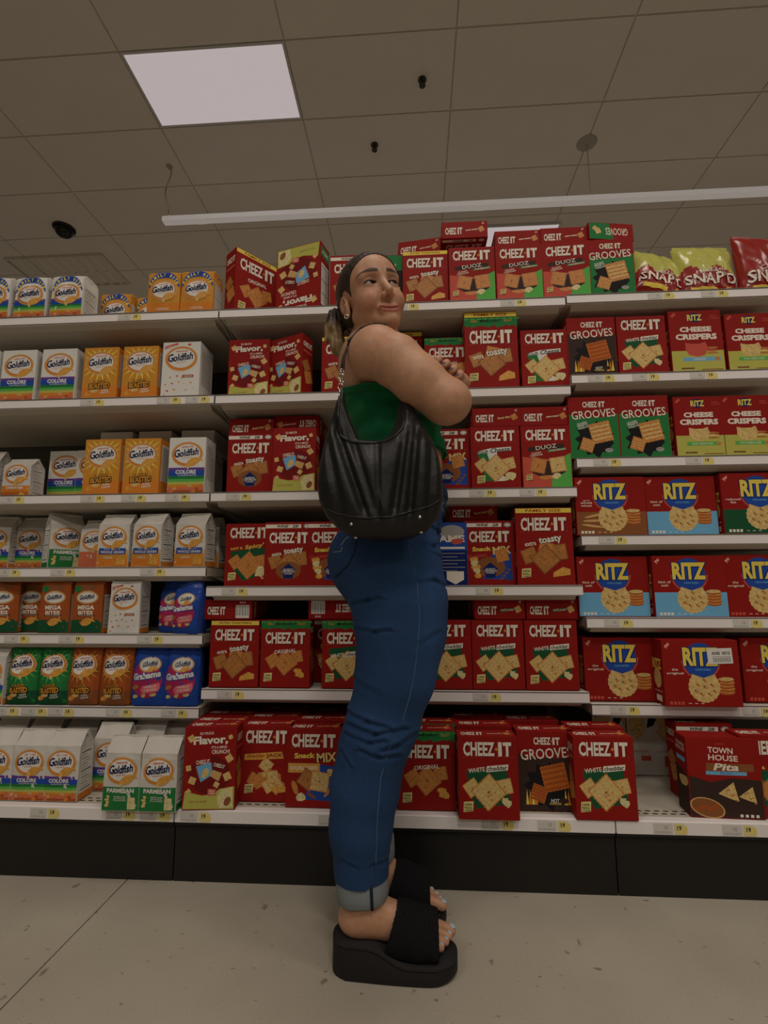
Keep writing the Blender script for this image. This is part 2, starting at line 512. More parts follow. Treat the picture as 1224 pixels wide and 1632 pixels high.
PT = mk_tag_meshes()
for bn, x0, x1 in BAYS:
    t = thing('shelving_bay', 'steel shelving frame with black kick plate, ' + LABW[bn], 'shelving', ((x0 + x1) / 2, YB, 0))
    cx = (x0 + x1) / 2
    w = 1.22 / 2
    link('back_panel', box_mesh('back_panel', -w + .02, 0, .17, w - .02, .012, 1.80, BACKM), t)
    for sx in (-1, 1):
        u = MB(); u.box(sx * w - (.0 if sx < 0 else .022), -.012, 0, sx * w + (.022 if sx < 0 else 0), .03, 1.86)
        for q in range(56): u.box(sx * w + (.009 if sx < 0 else -.013), -.0125, .2 + q * .028, sx * w + (.013 if sx < 0 else -.009), -.012, .215 + q * .028, 1)
        link('upright', u.mesh('upright', [M('upright_steel', (.22, .20, .17), .5), BLK]), t)
    k = MB(); k.prism_x([(D0 + .012 - YB, 0), (D0 + .012 - YB, .142), (D0 + .002 - YB, .150), (D0 + .002 - YB, .158), (D0 + .03 - YB, .158), (D0 + .03 - YB, 0)], -w + .0018, w - .0018)
    link('kick_plate', k.mesh('kick_plate', KICK), t)
    link('base_deck', box_mesh('base_deck', -w + .002, D0 + .03 - YB, .158, w - .002, 0, DZ, STEEL), t)
    r = MB(); r.prism_x([(D0 - YB, .158), (D0 - YB, DZ - .001), (D0 + .004 - YB, DZ + .001), (D0 + .03 - YB, DZ), (D0 + .03 - YB, .158)], -w + .002, w - .002)
    rail = link('price_rail', r.mesh('price_rail', LIPM), t)
    s_ = MB()
    for row, yy in enumerate((.045, .062)):
        for q in range(48):
            xx = -w + .02 + q * .0247 + row * .012
            s_.box(xx, D0 + yy - YB, DZ, xx + .014, D0 + yy + .005 - YB, DZ + .0006)
    link('perforations', s_.mesh('perforations', BLK), t, kind='stuff')
    tags = {'left': [60, 180, 235], 'middle': [300, 520, 780, 870], 'right': [1055, 1165]}[bn]
    for px in tags:
        X = xat(px, D0, .175) - cx
        link('price_label', PT['white'], t).location = (X, D0 - YB, .160)
        o = link('price_label', PT['yellow'], t, label='yellow price flash'); o.location = (X + .046, D0 - YB - .0003, .160)

SHTAG = {('left', 0): [200], ('left', 1): [140, 262, 315], ('left', 2): [12, 140, 205, 275], ('left', 3): [5, 92, 235], ('left', 4): [18, 105, 230], ('left', 5): [0, 45, 88, 180, 268],
         ('middle', 0): [640, 810], ('middle', 2): [350, 760, 840], ('middle', 3): [342, 770], ('middle', 4): [345, 765],
         ('right', 0): [1045, 1130], ('right', 1): [928, 1020, 1112], ('right', 2): [930, 1105], ('right', 3): [945], ('right', 4): [950, 1180], ('right', 5): [955, 1195]}


def add_shelf(bn, x0, x1, i, z, lean=0):
    cx = (x0 + x1) / 2; w = .61
    nm = ORD[i]
    t = thing('shelf', '%s shelf down in the %s' % (nm if i else 'topmost', LABW[bn]), 'shelf', (cx, YB, z), group=None)
    dep = YB - D1
    b = MB(); b.box(-w + .003, -dep + .004, -.028, w - .003, -.0, 0)
    # folded underside: deeper box at the back as on steel shelves
    link('shelf_board', b.mesh('shelf_board', STEEL), t)
    e_ = MB(); e_.box(-w + .003, -dep - .0014, -.0305, w - .003, -dep + .002, -.0285); e_.box(-w + .003, -dep - .0014, .0005, w - .003, -dep + .003, .0025)
    link('rail_edge', e_.mesh('rail_edge', M('rail_edge_grey', (.20, .18, .16), .4)), t)
    r = MB(); r.prism_x([(-dep, -.028), (-dep - .0, -.003), (-dep + .004, .003), (-dep + .010, .003), (-dep + .010, -.030), (-dep + .004, -.031)], -w + .003, w - .003)
    link('price_rail', r.mesh('price_rail', LIPM), t)
    rib = MB(); rib.prism_x([(-dep + .012, -.028), (-dep + .03, -.044), (-.03, -.044), (-.01, -.028)], -w + .02, w - .02)
    link('underside_pan', rib.mesh('underside_pan', STEEL), t)
    for sx in (-1, 1):
        k = MB(); xx = sx * (w - .006)
        k.prism_x([(-dep + .06, -.028), (-.005, -.028), (-.005, -.085), (-.06, -.085)], xx - .0015, xx + .0015)
        link('bracket', k.mesh('bracket', STEEL), t)
    for px in SHTAG.get((bn, i), []):
        X = xat(px, D1, z) - cx
        if abs(X) > w - .1: X = math.copysign(w - .08, X)
        link('price_label', PT['white'], t).location = (X, -dep, -.029)
        o = link('price_label', PT['yellow'], t, label='yellow price flash'); o.location = (X + .046, -dep - .0003, -.029)
    return t


for bn, x0, x1 in BAYS:
    for i, z in enumerate(LEV[bn]):
        add_shelf(bn, x0, x1, i, z)

# ---------------------------------------------------------------- printed designs
def cz_logo(a, cx, cy, w, h, l=3, rot=0):
    dx = .012 * w
    h *= 1.12; cy -= .008
    for dxx, col, ll in ((.03 * w, 'dred', l), (0, 'cream', l + 1)):
        a.txt('CHEEZ', cx - .175 * w + dxx, cy - dxx * .5, .64 * w, h, col, ll, bold=.034, rot=rot)
        a.txt('I', cx + .255 * w + dxx, cy - dxx * .5, .075 * w, h, col, ll, bold=.07, rot=rot)
        a.txt('T', cx + .40 * w + dxx, cy - dxx * .5, .17 * w, h, col, ll, bold=.055, rot=rot)
    d = .035 * w; k = a.W / a.H
    a.poly([(cx + .18 * w, cy - d * k), (cx + .18 * w + d, cy), (cx + .18 * w, cy + d * k), (cx + .18 * w - d, cy)], 'gold', l + 2)


def seal(a, cx=-.34, cy=.155, s=.17):
    k = a.W / a.H
    a.poly([(cx - s / 2, cy - s / 2 * k), (cx + s / 2 - .01, cy - s / 2 * k + .01), (cx + s / 2, cy + s / 2 * k), (cx - s / 2 + .01, cy + s / 2 * k - .008)], 'paley', 5)
    a.txt('100%', cx, cy + .025, s * .75, .03, 'black', 6, bold=.05)
    a.txt('REAL', cx, cy - .012, s * .75, .026, 'black', 6, bold=.05)
    a.txt('CHEESE', cx, cy - .045, s * .8, .022, 'black', 6, bold=.04)


def minecraft(a, y0, y1):
    a.rect(-.5, y0 + .012, .5, y1, 'green', 2)
    rnd = random.Random(4)
    for k in range(25):
        x = -.5 + k * .04; d = rnd.choice((0, .012, .024))
        a.rect(x, y0 - d + .0, x + .04, y0 + .014, 'green', 2)
        if k % 3 == 0: a.rect(x, y1 - .03, x + .08, y1 - .018, 'lgreen', 3)
    a.txt('MINECRAFT', 0, (y0 + y1) / 2 + .008, .4, .035, 'black', 4, bold=.05)
    a.txt('WIN', -.32, (y0 + y1) / 2 + .005, .12, .03, 'gold', 4, bold=.04); a.txt('BOLT', .33, (y0 + y1) / 2 + .005, .14, .03, 'gold', 4, bold=.04)


def A_cheez(W, H, kind, band=''):
    a = Art(W, H); e = .0016
    def full(col, x0=-.5, y0=0., x1=.5, y1=1., l=0): a.rect(max(x0, -.5 + e / W), max(y0, e / H), min(x1, .5 - e / W), min(y1, 1 - e / H), col, l)
    full('red')
    top = 1.0
    if 'family' in band: full('yellow', y0=.935, l=1); a.txt('FAMILY SIZE', 0, .965, .62, .035, 'red', 3, bold=.05); top = .935
    if 'toasty' in band: full('yellow', y0=.93, l=1); a.txt('EXTRA TOASTINESS', 0, .963, .66, .03, 'dred', 3, bold=.04); top = .93
    if 'mine' in band: minecraft(a, top - .115, top - .003); top -= .115
    if 'wine' in band:
        a.rect(-.49, .905, .25, .965, 'cream', 1); a.txt('WINE', -.14, .935, .24, .045, 'black', 3, bold=.06, shear=.3); a.txt('2B', .13, .935, .12, .045, 'black', 3, bold=.06, shear=.3)
        a.ell(.37, .935, .075, .05, 'grey', 2); a.ell(.37, .935, .05, .03, 'cream', 3); top = .9
    if kind == 'groovesw' or kind == 'groovesh':
        cz_logo(a, .02, .885, .46, .085)
        low = 'green' if kind == 'groovesw' else 'dark'
        a.poly([(-.485, .005), (.485, .005), (.485, .72), (.2, .66), (-.2, .67), (-.485, .72)], low, 1)
        a.outl('GROOVES', 0, .72, .88, .135, 'cream', 'dred', 10, rot=4, bold=.01)
        rnd = random.Random(7); pts = []
        for k in range(22):
            an = 2 * math.pi * k / 22; rr = .33 * (1.12 if k % 2 else .86) + rnd.uniform(-.03, .03)
            pts.append((rr * 1.15 * math.cos(an), .32 + rr * .82 * math.sin(an)))
        a.poly(pts, 'black', 2)
        cc = 'crk_w' if kind == 'groovesw' else 'dorange'
        for (cx, cy, sz, rt) in ((.13, .42, .42, 12), (-.15, .22, .26, -20)):
            a.cracker(cx, cy, sz, rt, cc, 3, hole=False)
            c, s_ = math.cos(math.radians(rt)), math.sin(math.radians(rt)); k = W / H
            for q in range(5):
                v0 = (-.4 + q * .2) * sz; pts = []
                for (ux, uy) in ((-.45 * sz, v0 - .02), (.45 * sz, v0 - .02), (.45 * sz, v0 + .02), (-.45 * sz, v0 + .02)):
                    pts.append((cx + ux * c - uy * s_, cy + (ux * s_ + uy * c) * k))
                a.poly(pts, 'crk_o' if kind == 'groovesw' else 'fbrown', 4)
        if kind == 'groovesw':
            a.txt('SHARP', -.24, .575, .2, .03, 'white', 5, rot=14); a.txt('WHITE', -.23, .54, .22, .04, 'white', 5, rot=14, bold=.04); a.txt('CHEDDAR', -.22, .50, .22, .03, 'white', 5, rot=14)
        else:
            a.txt('HOT', .12, .13, .14, .05, 'white', 5, bold=.04); a.txt('CHEDDAR', .12, .095, .2, .025, 'yellow', 5)
            for q in range(7):
                fx = -.35 + q * .05 + (.45 if q > 3 else 0); a.poly([(fx - .025, .08), (fx + .025, .08), (fx + .01, .19), (fx - .005, .27)], 'orange' if q % 2 else 'yellow', 3)
        a.ell(.27, .13, .08, .045, 'grey' if kind == 'groovesw' else 'dark', 5, 14)
        a.txt('NET WT', .27, .14, .1, .015, 'black', 6)
        return a
    s = .93
    cz_logo(a, .0, top - .14, .82, .155)
    a.rect(-.42, top - .245, .42, top - .241, 'salmon', 2)
    k = W / H

    def crs(col, sc=1., dy=0.):
        a.cracker(-.27, .38 + dy, .24 * sc, 35, col, 3); a.cracker(.27, .40 + dy, .24 * sc, 12, col, 3)
        a.cracker(0, .33 + dy, .42 * sc, 42, col, 5, spots=2)
    if kind == 'toasty':
        a.outl('toasty', .1, top - .36, .40, .105, 'cream', 'dark', 12, rot=8, bold=.03)
        a.txt('extra', -.25, top - .405, .2, .05, 'cream', 12, rot=8, bold=.03)
        a.cracker(-.27, .38, .26, 20, 'crk_t', 3); a.cracker(.24, .42, .28, 8, 'crk_t', 3); a.cracker(.02, .46, .25, -14, 'crk_o', 3); a.cracker(0, .33, .38, 40, 'crk_t', 5, spots=4)
        if 'wine' in band:
            a.ell(.0, .24, .26, .18, 'brown', 6); a.ell(0, .22, .17, .15, 'dblue', 8, 5, rot=90); a.txt('CELEBRITY', 0, .255, .22, .026, 'cream', 9); a.txt('CRUNCH', 0, .225, .25, .036, 'cream', 9, bold=.04); a.txt('CLASSIC', 0, .19, .18, .024, 'cream', 9)
        else:
            a.poly([(.12, .1), (.42, .13), (.42, .2), (.3, .23), (.13, .16)], 'cheese', 6)
            seal(a)
    elif kind == 'original':
        a.txt('ORIGINAL', .0, top - .345, .44, .055, 'cream', 12, rot=5, bold=.03)
        a.cracker(-.24, .4, .24, 32, 'crk_o', 3); a.cracker(.24, .46, .22, 10, 'crk_o', 3); a.cracker(0, .37, .36, 40, 'crk_o', 5, spots=2)
        a.blob(.26, .24, .09, 'cheese', 6, 3); a.blob(.3, .19, .08, 'cheese', 7, 5); seal(a)
    elif kind == 'white':
        a.poly([(-.36, .58), (.3, .63), (.36, .2), (-.2, .13), (-.3, .3)], 'dgreen', 1)
        a.txt('WHITE', -.19, top - .405, .28, .055, 'cream', 12, rot=7, bold=.04)
        a.poly([(-.03, top - .43), (.33, top - .40), (.34, top - .33), (-.02, top - .355)], 'cream', 11); a.txt('cheddar', .155, top - .378, .33, .055, 'black', 12, rot=5, bold=.04)
        crs('crk_w', 1, 0); a.blob(.3, .2, .085, 'wcheese', 6, 3); a.blob(.26, .24, .06, 'wcheese', 7, 8); seal(a)
    elif kind == 'four':
        for q, col in enumerate(('green', 'white', 'red')): a.poly([(-.38 + q * .2, .6), (-.18 + q * .2, .62), (-.02 + q * .2, .12), (-.2 + q * .2, .12)], col, 1 + (q > 0))
        a.txt('FOUR', -.25, top - .41, .22, .045, 'black', 12, rot=6, bold=.05); a.poly([(-.36, top - .44), (.32, top - .39), (.32, top - .33), (-.1, top - .35), (-.36, top - .40)], 'white', 9); a.txt('Cheese', .1, top - .375, .4, .075, 'black', 12, rot=6, bold=.02, shear=.2)
        crs('crk_w', 1, -.0); a.blob(.3, .2, .12, 'wcheese', 6, 3); a.blob(.2, .16, .07, 'wcheese', 7, 8); seal(a, -.3, .15)
    elif kind == 'duoz':
        a.poly([(.485, .55), (.485, .005), (.05, .005), (.1, .15), (.18, .4), (.35, .5)], 'lgreen', 1)
        a.poly([(-.48, .01), (.08, .01), (.1, .45), (-.48, .5)], 'salmon', 1)
        a.poly([(-.38, top - .42), (.35, top - .36), (.36, top - .29), (-.36, top - .35)], 'dark', 2)
        a.txt('DUOZ', 0, top - .345, .42, .065, 'cream', 5, rot=7, bold=.01)
        a.txt('SHARP', -.2, top - .44, .2, .025, 'cream', 5, rot=9); a.txt('CHEDDAR', -.2, top - .475, .26, .03, 'cream', 5, rot=9)
        a.poly([(.02, top - .435), (.4, top - .39), (.4, top - .355), (.02, top - .40)], 'green', 3); a.txt('PARMESAN', .22, top - .395, .32, .028, 'cream', 5, rot=6)
        a.ell(.03, .3, .36, .17, 'dark', 2, 14)
        a.cracker(-.17, .36, .3, -14, 'crk_o', 4, spots=2); a.cracker(.22, .37, .31, 8, 'crk_w' if 'pale' in band else 'crk_o', 4)
        a.blob(-.02, .17, .13, 'crk_o', 6, 2, sq=.4); a.blob(.17, .19, .09, 'wcheese', 6, 6); seal(a, -.36, .17, .13)
    elif kind == 'jack':
        a.poly([(-.42, .62), (.3, .66), (.34, .57), (-.42, .54)], 'cheese', 10)
        a.txt('cheddar', -.2, .60, .34, .05, 'red', 12, rot=3, bold=.03); a.txt('JACK', .16, .605, .32, .06, 'dred', 12, rot=3, bold=.05)
        rnd = random.Random(9)
        for q in range(13): a.cracker(rnd.uniform(-.28, .28), rnd.uniform(.2, .5), .22, rnd.uniform(0, 90), 'crk_o' if q % 3 else 'crk_w', 2 + q % 5)
        a.blob(.27, .17, .14, 'cheese', 8, 2, sq=.5); seal(a, -.32, .17)
    elif kind == 'mix':
        a.txt('Snack', -.16, top - .34, .38, .07, 'yellow', 5, rot=2, bold=.04); a.txt('MIX', .24, top - .36, .36, .12, 'paley', 5, rot=4, bold=.03)
        a.poly([(.1, .55), (.42, .52), (.44, .08), (-.15, .1), (-.1, .25)], 'blue', 1)
        if 'wine' in band:
            a.txt('CLASSIC', -.25, top - .45, .4, .045, 'salmon', 5, rot=5, bold=.03); a.ell(.0, .28, .3, .2, 'brown', 3)
            a.cracker(.24, .46, .25, 12, 'crk_o', 5); a.ell(0, .22, .17, .15, 'dblue', 8, 5, rot=90); a.txt('CELEBRITY', 0, .25, .2, .022, 'cream', 9); a.txt('CRUNCH', 0, .22, .24, .034, 'cream', 9, bold=.04); a.txt('CLASSIC', 0, .19, .18, .022, 'cream', 9)
            for q in range(5): a.blob(-.33 + q * .02, .4 - q * .06, .08, 'wcheese' if q % 2 else 'cheese', 4 + q % 2, q)
            for q in range(4): a.blob(.22 + q * .05, .1 + q * .045, .035, 'brown', 6, q)
        else:
            a.rect(-.46, .44, .12, .56, 'cheese', 3); a.txt('DOUBLE CHEESE', -.17, .5, .5, .045, 'cream', 5, bold=.03)
            a.cracker(.12, .33, .33, -8, 'crk_w', 6); a.cracker(-.1, .35, .3, 55, 'crk_t', 5); a.ell(.34, .44, .1, .06, 'crk_w', 5, rot=-30)
            a.ell(-.33, .25, .05, .12, 'crk_o', 5, rot=20); a.blob(-.22, .14, .1, 'wcheese', 6, 4); a.ell(.27, .2, .03, .11, 'crk_o', 6, rot=-40); a.ell(-.02, .15, .03, .09, 'brown', 6, rot=60)
    elif kind == 'hot':
        a.poly([(-.38, .55), (.35, .62), (.4, .2), (-.1, .08), (-.35, .3)], 'dgreen', 1)
        a.txt("'HOT &", -.26, top - .40, .26, .04, 'yellow', 12, rot=7, bold=.04); a.txt("Spicy'", .12, top - .37, .4, .085, 'yellow', 12, rot=8, bold=.02, shear=.2)
        crs('crk_o', 1, 0); a.blob(.28, .2, .1, 'wcheese', 6, 5, sq=1.2, amp=.5); a.blob(.36, .15, .06, 'salmon', 7, 2); seal(a)
    return a


def A_flavor(W, H):
    a = Art(W, H); a.rect(-.49, .008, .49, .992, 'red', 0)
    a.ell(.0, .42, .4, .35, 'dred', 1)
    a.poly([(-.48, .01), (.48, .01), (.48, .28), (.2, .25), (.1, .19), (-.12, .17), (-.45, .22)], 'olive', 2)
    a.poly([(.2, .02), (.46, .03), (.44, .27), (.24, .24), (.16, .14)], 'wcheese', 3); a.ell(.36, .1, .06, .09, 'brown', 4, 10, rot=-30)
    a.txt("Can't be beat!", -.2, .1, .34, .03, 'brown', 4, rot=2); a.rect(-.02, .17, .14, .25, 'salmon', 4); a.txt('REAL', .06, .225, .1, .025, 'cream', 5); a.txt('CHEESE', .06, .195, .12, .022, 'cream', 5)
    a.txt('SO MUCH', -.08, .925, .26, .035, 'cream', 4, rot=2, bold=.03)
    a.outl('Flavor,', .0, .835, .66, .12, 'cream', 'dred', 4, rot=3, bold=.04)
    a.txt("IT'S A MIND", .17, .755, .3, .032, 'cream', 4, rot=2, bold=.03); a.txt('CRUNCH!', .2, .70, .34, .05, 'cream', 4, rot=2, bold=.04)
    a.poly([(-.33, .63), (-.04, .67), (.02, .62), (.06, .42), (-.16, .33), (-.24, .4)], 'red', 3)
    a.poly([(-.26, .52), (.03, .57), (.06, .42), (-.16, .33)], 'sky', 4); a.txt('CHEEZ-IT', -.13, .575, .26, .05, 'cream', 5, rot=6, bold=.04); a.ell(-.08, .44, .1, .06, 'crk_w', 5, 10, rot=60)
    a.poly([(.08, .62), (.32, .55), (.2, .33), (.0, .4), (.06, .5)], 'dred', 5); a.poly([(.06, .48), (.24, .44), (.18, .34), (.0, .41)], 'tan', 6); a.txt('CHEEZ-IT', .18, .53, .22, .045, 'cream', 7, rot=-14, bold=.04)
    for (x, y, s, r_) in ((-.37, .86, .12, 30), (.38, .88, .08, 20), (.37, .62, .13, 35), (.34, .4, .14, 25), (-.4, .5, .1, 10), (-.32, .35, .13, -20), (.14, .3, .1, 60), (-.38, .22, .08, 40)):
        a.cracker(x, y, s, r_, 'crk_w', 5, n=3, hole=False)
    return a


def A_beyond(W, H):
    a = Art(W, H); a.rect(-.49, .008, .49, .992, 'black', 0); a.rect(-.49, .70, .49, .992, 'green', 1)
    a.txt('FLAVOR,', -.02, .90, .44, .06, 'cream', 3, bold=.02); a.txt('BEYOND!', .08, .80, .5, .07, 'cream', 3, bold=.03)
    for (x, y, s, r_) in ((.25, .66, .17, 30), (.33, .3, .2, 10), (-.2, .4, .3, 25)): a.cracker(x, y, s, r_, 'crk_w', 4, n=4)
    return a


def A_top(W, D, extra='toast', art=None):
    """the narrow end of a carton"""
    a = Art(W, D); a.rect(-.49, .03, .49, .97, 'red', 0)
    if extra == 'grooves':
        a.poly([(.05, .03), (.49, .03), (.49, .97), (-.05, .97)], 'green', 1)
        a.txt('GROOVES', -.12, .5, .5, .42, 'cream', 3, bold=.01); a.cracker(.3, .5, .12, 20, 'crk_w', 4, n=3); a.cracker(.36, .35, .1, 50, 'crk_w', 3, n=3); return a
    cz_logo(a, -.24, .45, .38, .36, 2)
    if extra == 'barcode':
        a.rect(.16, .08, .44, .72, 'white', 1)
        for k in range(13): a.rect(.18 + k * .019, .2, .18 + k * .019 + (.004 if k % 3 else .011), .68, 'black', 2)
        a.txt('60125', .3, .85, .12, .09, 'cream', 2); return a
    a.txt({'toast': 'extra toasty', 'white': 'WHITE cheddar', 'mix': 'Snack MIX'}.get(extra, 'cheddar'), .15, .47, .26, .11, {'mix': 'paley', 'white': 'cream'}.get(extra, 'cream'), 3, rot=5, bold=.03)
    if extra == 'white': a.poly([(.0, .36), (.3, .46), (.3, .58), (.0, .48)], 'dgreen', 2)
    a.cracker(.36, .5, .12, 30, 'crk_w' if extra == 'white' else 'crk_o', 4, n=4)
    a.txt('x2', .4, .86, .05, .12, 'cream', 3)
    return a


def A_side(D, H, kind='cheez'):
    a = Art(D, H); a.rect(-.48, .008, .48, .992, 'red', 0)
    if kind == 'cheez':
        cz_logo(a, 0, .86, .8, .075, 1); a.cracker(-.1, .5, .6, 35, 'crk_t', 2); a.cracker(.1, .32, .65, 20, 'crk_o', 4); a.rect(-.4, .72, .4, .75, 'salmon', 2)
    elif kind == 'nutri':
        a.rect(-.38, .3, .38, .92, 'white', 1)
        for k in range(14): a.rect(-.33, .34 + k * .04, .33, .346 + k * .04 + (.008 if k % 5 == 0 else 0), 'black', 2)
        a.rect(-.45, .05, .45, .2, 'green', 1); a.txt('CHEEZ-IT', 0, .125, .7, .06, 'cream', 3)
    elif kind == 'game':
        a.c[0] = 'blue'
        a.rect(-.4, .3, .4, .7, 'dblue', 1)
    return a


def A_ritz(W, H, low, txt2, lowcol):
    a = Art(W, H); a.rect(-.492, .01, .492, .99, 'red', 0)
    if lowcol: a.rect(-.492, .01, .492, .40, lowcol, 1)
    if lowcol == 'sky': a.ell(-.1, .3, .35, .08, 'sky', 2)
    k = W / H
    a.poly([(-.47, .9), (-.41, .97), (-.385, .95), (-.43, .86)], 'salmon', 2); a.txt('N', -.43, .92, .05, .04, 'cream', 3, rot=40)
    a.ring(.0, .69, .235, .235, .255, .25, 'salmon', 2, 20, 180, 360)
    a.ell(.0, .69, .225, .235, 'blue', 3, 26)
    a.outl('RITZ', .0, .75, .46, .28, 'yellow', 'dblue', 5, bold=.045, dx=.012)
    a.txt('CRACKERS', .02, .555, .2, .03, 'sky', 6)
    for q, (s, y, w, h) in enumerate(txt2): a.txt(s, -.345, y, w, h, 'cream', 4, bold=.02)
    # a scalloped round cracker tucked under the disc
    pts = []
    for q in range(40):
        an = 2 * math.pi * q / 40; rr = .205 * (1.02 if q % 2 else .97)
        x, y = rr * math.cos(an), rr * math.sin(an)
        if y > .13: y = .13 + (abs(x) - .05) * .35
        pts.append((.02 + x, .30 + y * k))
    a.poly(pts, 'crk_w', 4)
    for (x, y) in ((0, 0), (.09, .03), (-.09, .03), (.05, -.09), (-.05, -.09), (.0, .09), (.12, -.05), (-.12, -.05)):
        a.ell(.02 + x, .30 + y * k, .013, .011, 'crk_d', 6, 7)
        a.ell(.02 + x + .02, .30 + (y - .02) * k, .022, .014, 'crk_o', 5, 8)
    for q in range(5):
        a.ell(.31 + .006 * (q % 2), .21 + q * .047, .10, .030, 'fbrown', 2 + q * .1, 14); a.ell(.31 + .006 * (q % 2), .226 + q * .047, .10, .026, 'crk_w' if q == 4 else 'crk_o', 2.05 + q * .1, 14)
    if lowcol == 'brown' or lowcol == 'fbrown':
        for q in range(3): a.ell(-.27 + .02 * q, .16 + q * .09, .16, .018, 'tan', 3, 12, rot=-8 + q * 10)
    for q in range(4): a.rect(-.44 + q * .05, .03, -.405 + q * .05, .075, 'cream' if lowcol else 'salmon', 3)
    for q in range(3): a.txt('~', -.18 + q * .08, .05, .04, .015, 'cream', 3)
    return a


def A_crisp(W, H, strip):
    a = Art(W, H); a.rect(-.49, .01, .49, .99, 'red', 0); a.rect(-.49, .01, .49, .35, 'olive', 1)
    a.poly([(-.46, .92), (-.38, .975), (-.34, .95), (-.42, .89)], 'salmon', 2)
    a.ell(0, .885, .12, .1, 'dblue', 2); a.outl('RITZ', 0, .885, .28, .1, 'yellow', 'dblue', 3, bold=.04, dx=.006)
    a.txt('REAL', .37, .9, .14, .025, 'salmon', 3); a.txt('CHEESE', .37, .865, .18, .02, 'salmon', 3)
    a.txt('CHEESE', 0, .695, .60, .085, 'cream', 3, bold=.05); a.txt('CRISPERS', 0, .575, .78, .095, 'cream', 3, bold=.05)
    col = 'salmon' if strip == 'sky' else 'crk_w'
    a.poly([(-.22, .48), (-.1, .46), (.06, .46), (.16, .49), (.2, .4), (.14, .28), (0, .25), (-.16, .28), (-.22, .36)], col, 3)
    for q in range(3): a.ell(.27, .31 + q * .04, .12, .022, col if q % 2 else 'crk_t', 2, 12)
    a.rect(-.28, .185, .42 if strip == 'sky' else .36, .245, strip, 3); a.txt('CHEDDAR' if strip == 'sky' else 'FOUR CHEESE & HERB', .03, .215, .24 if strip == 'sky' else .42, .03, 'cream', 4); a.ell(.36, .215, .05, .04, 'crk_o', 5, 8)
    for q in range(4): a.ell(-.3 + q * .06, .07, .035, .02, 'crk_d', 3, 9)
    a.rect(.05, .04, .45, .055, 'brown', 3)
    return a


def gf_logo(a, cy=.7, fish=True, s=1., cx=0.):
    k = a.W / a.H
    a.ell(cx, cy, .43 * s, .34 * s, 'tan', 2, 30); a.ell(cx, cy, .40 * s, .31 * s, 'orange', 3, 30); a.ell(cx, cy + .01, .355 * s, .265 * s, 'white', 4, 30)
    a.txt('PEPPERIDGE FARM', cx + .0, cy + .2 * s * k, .3 * s, .03, 'salmon', 5, rot=4, bold=.06)
    a.txt('G', cx - .28 * s, cy + .02 * k, .15 * s, .22 * s * k, 'navy', 6, rot=8, bold=.03, shear=.15)
    a.txt('oldfish', cx + .05 * s, cy + .05 * k, .52 * s, .20 * s * k, 'navy', 6, rot=7, bold=.035, shear=.2)
    a.txt('BAKED SNACK', cx + .0, cy - .1 * s * k, .26 * s, .02, 'salmon', 5, rot=6)
    if fish:
        a.fish(cx + .17 * s, cy - .21 * s * k, .36 * s, 'cheese', 7, rot=205)
        a.ell(cx + .03 * s, cy - .31 * s * k, .05 * s, .1 * s, 'crk_w', 6, 12)


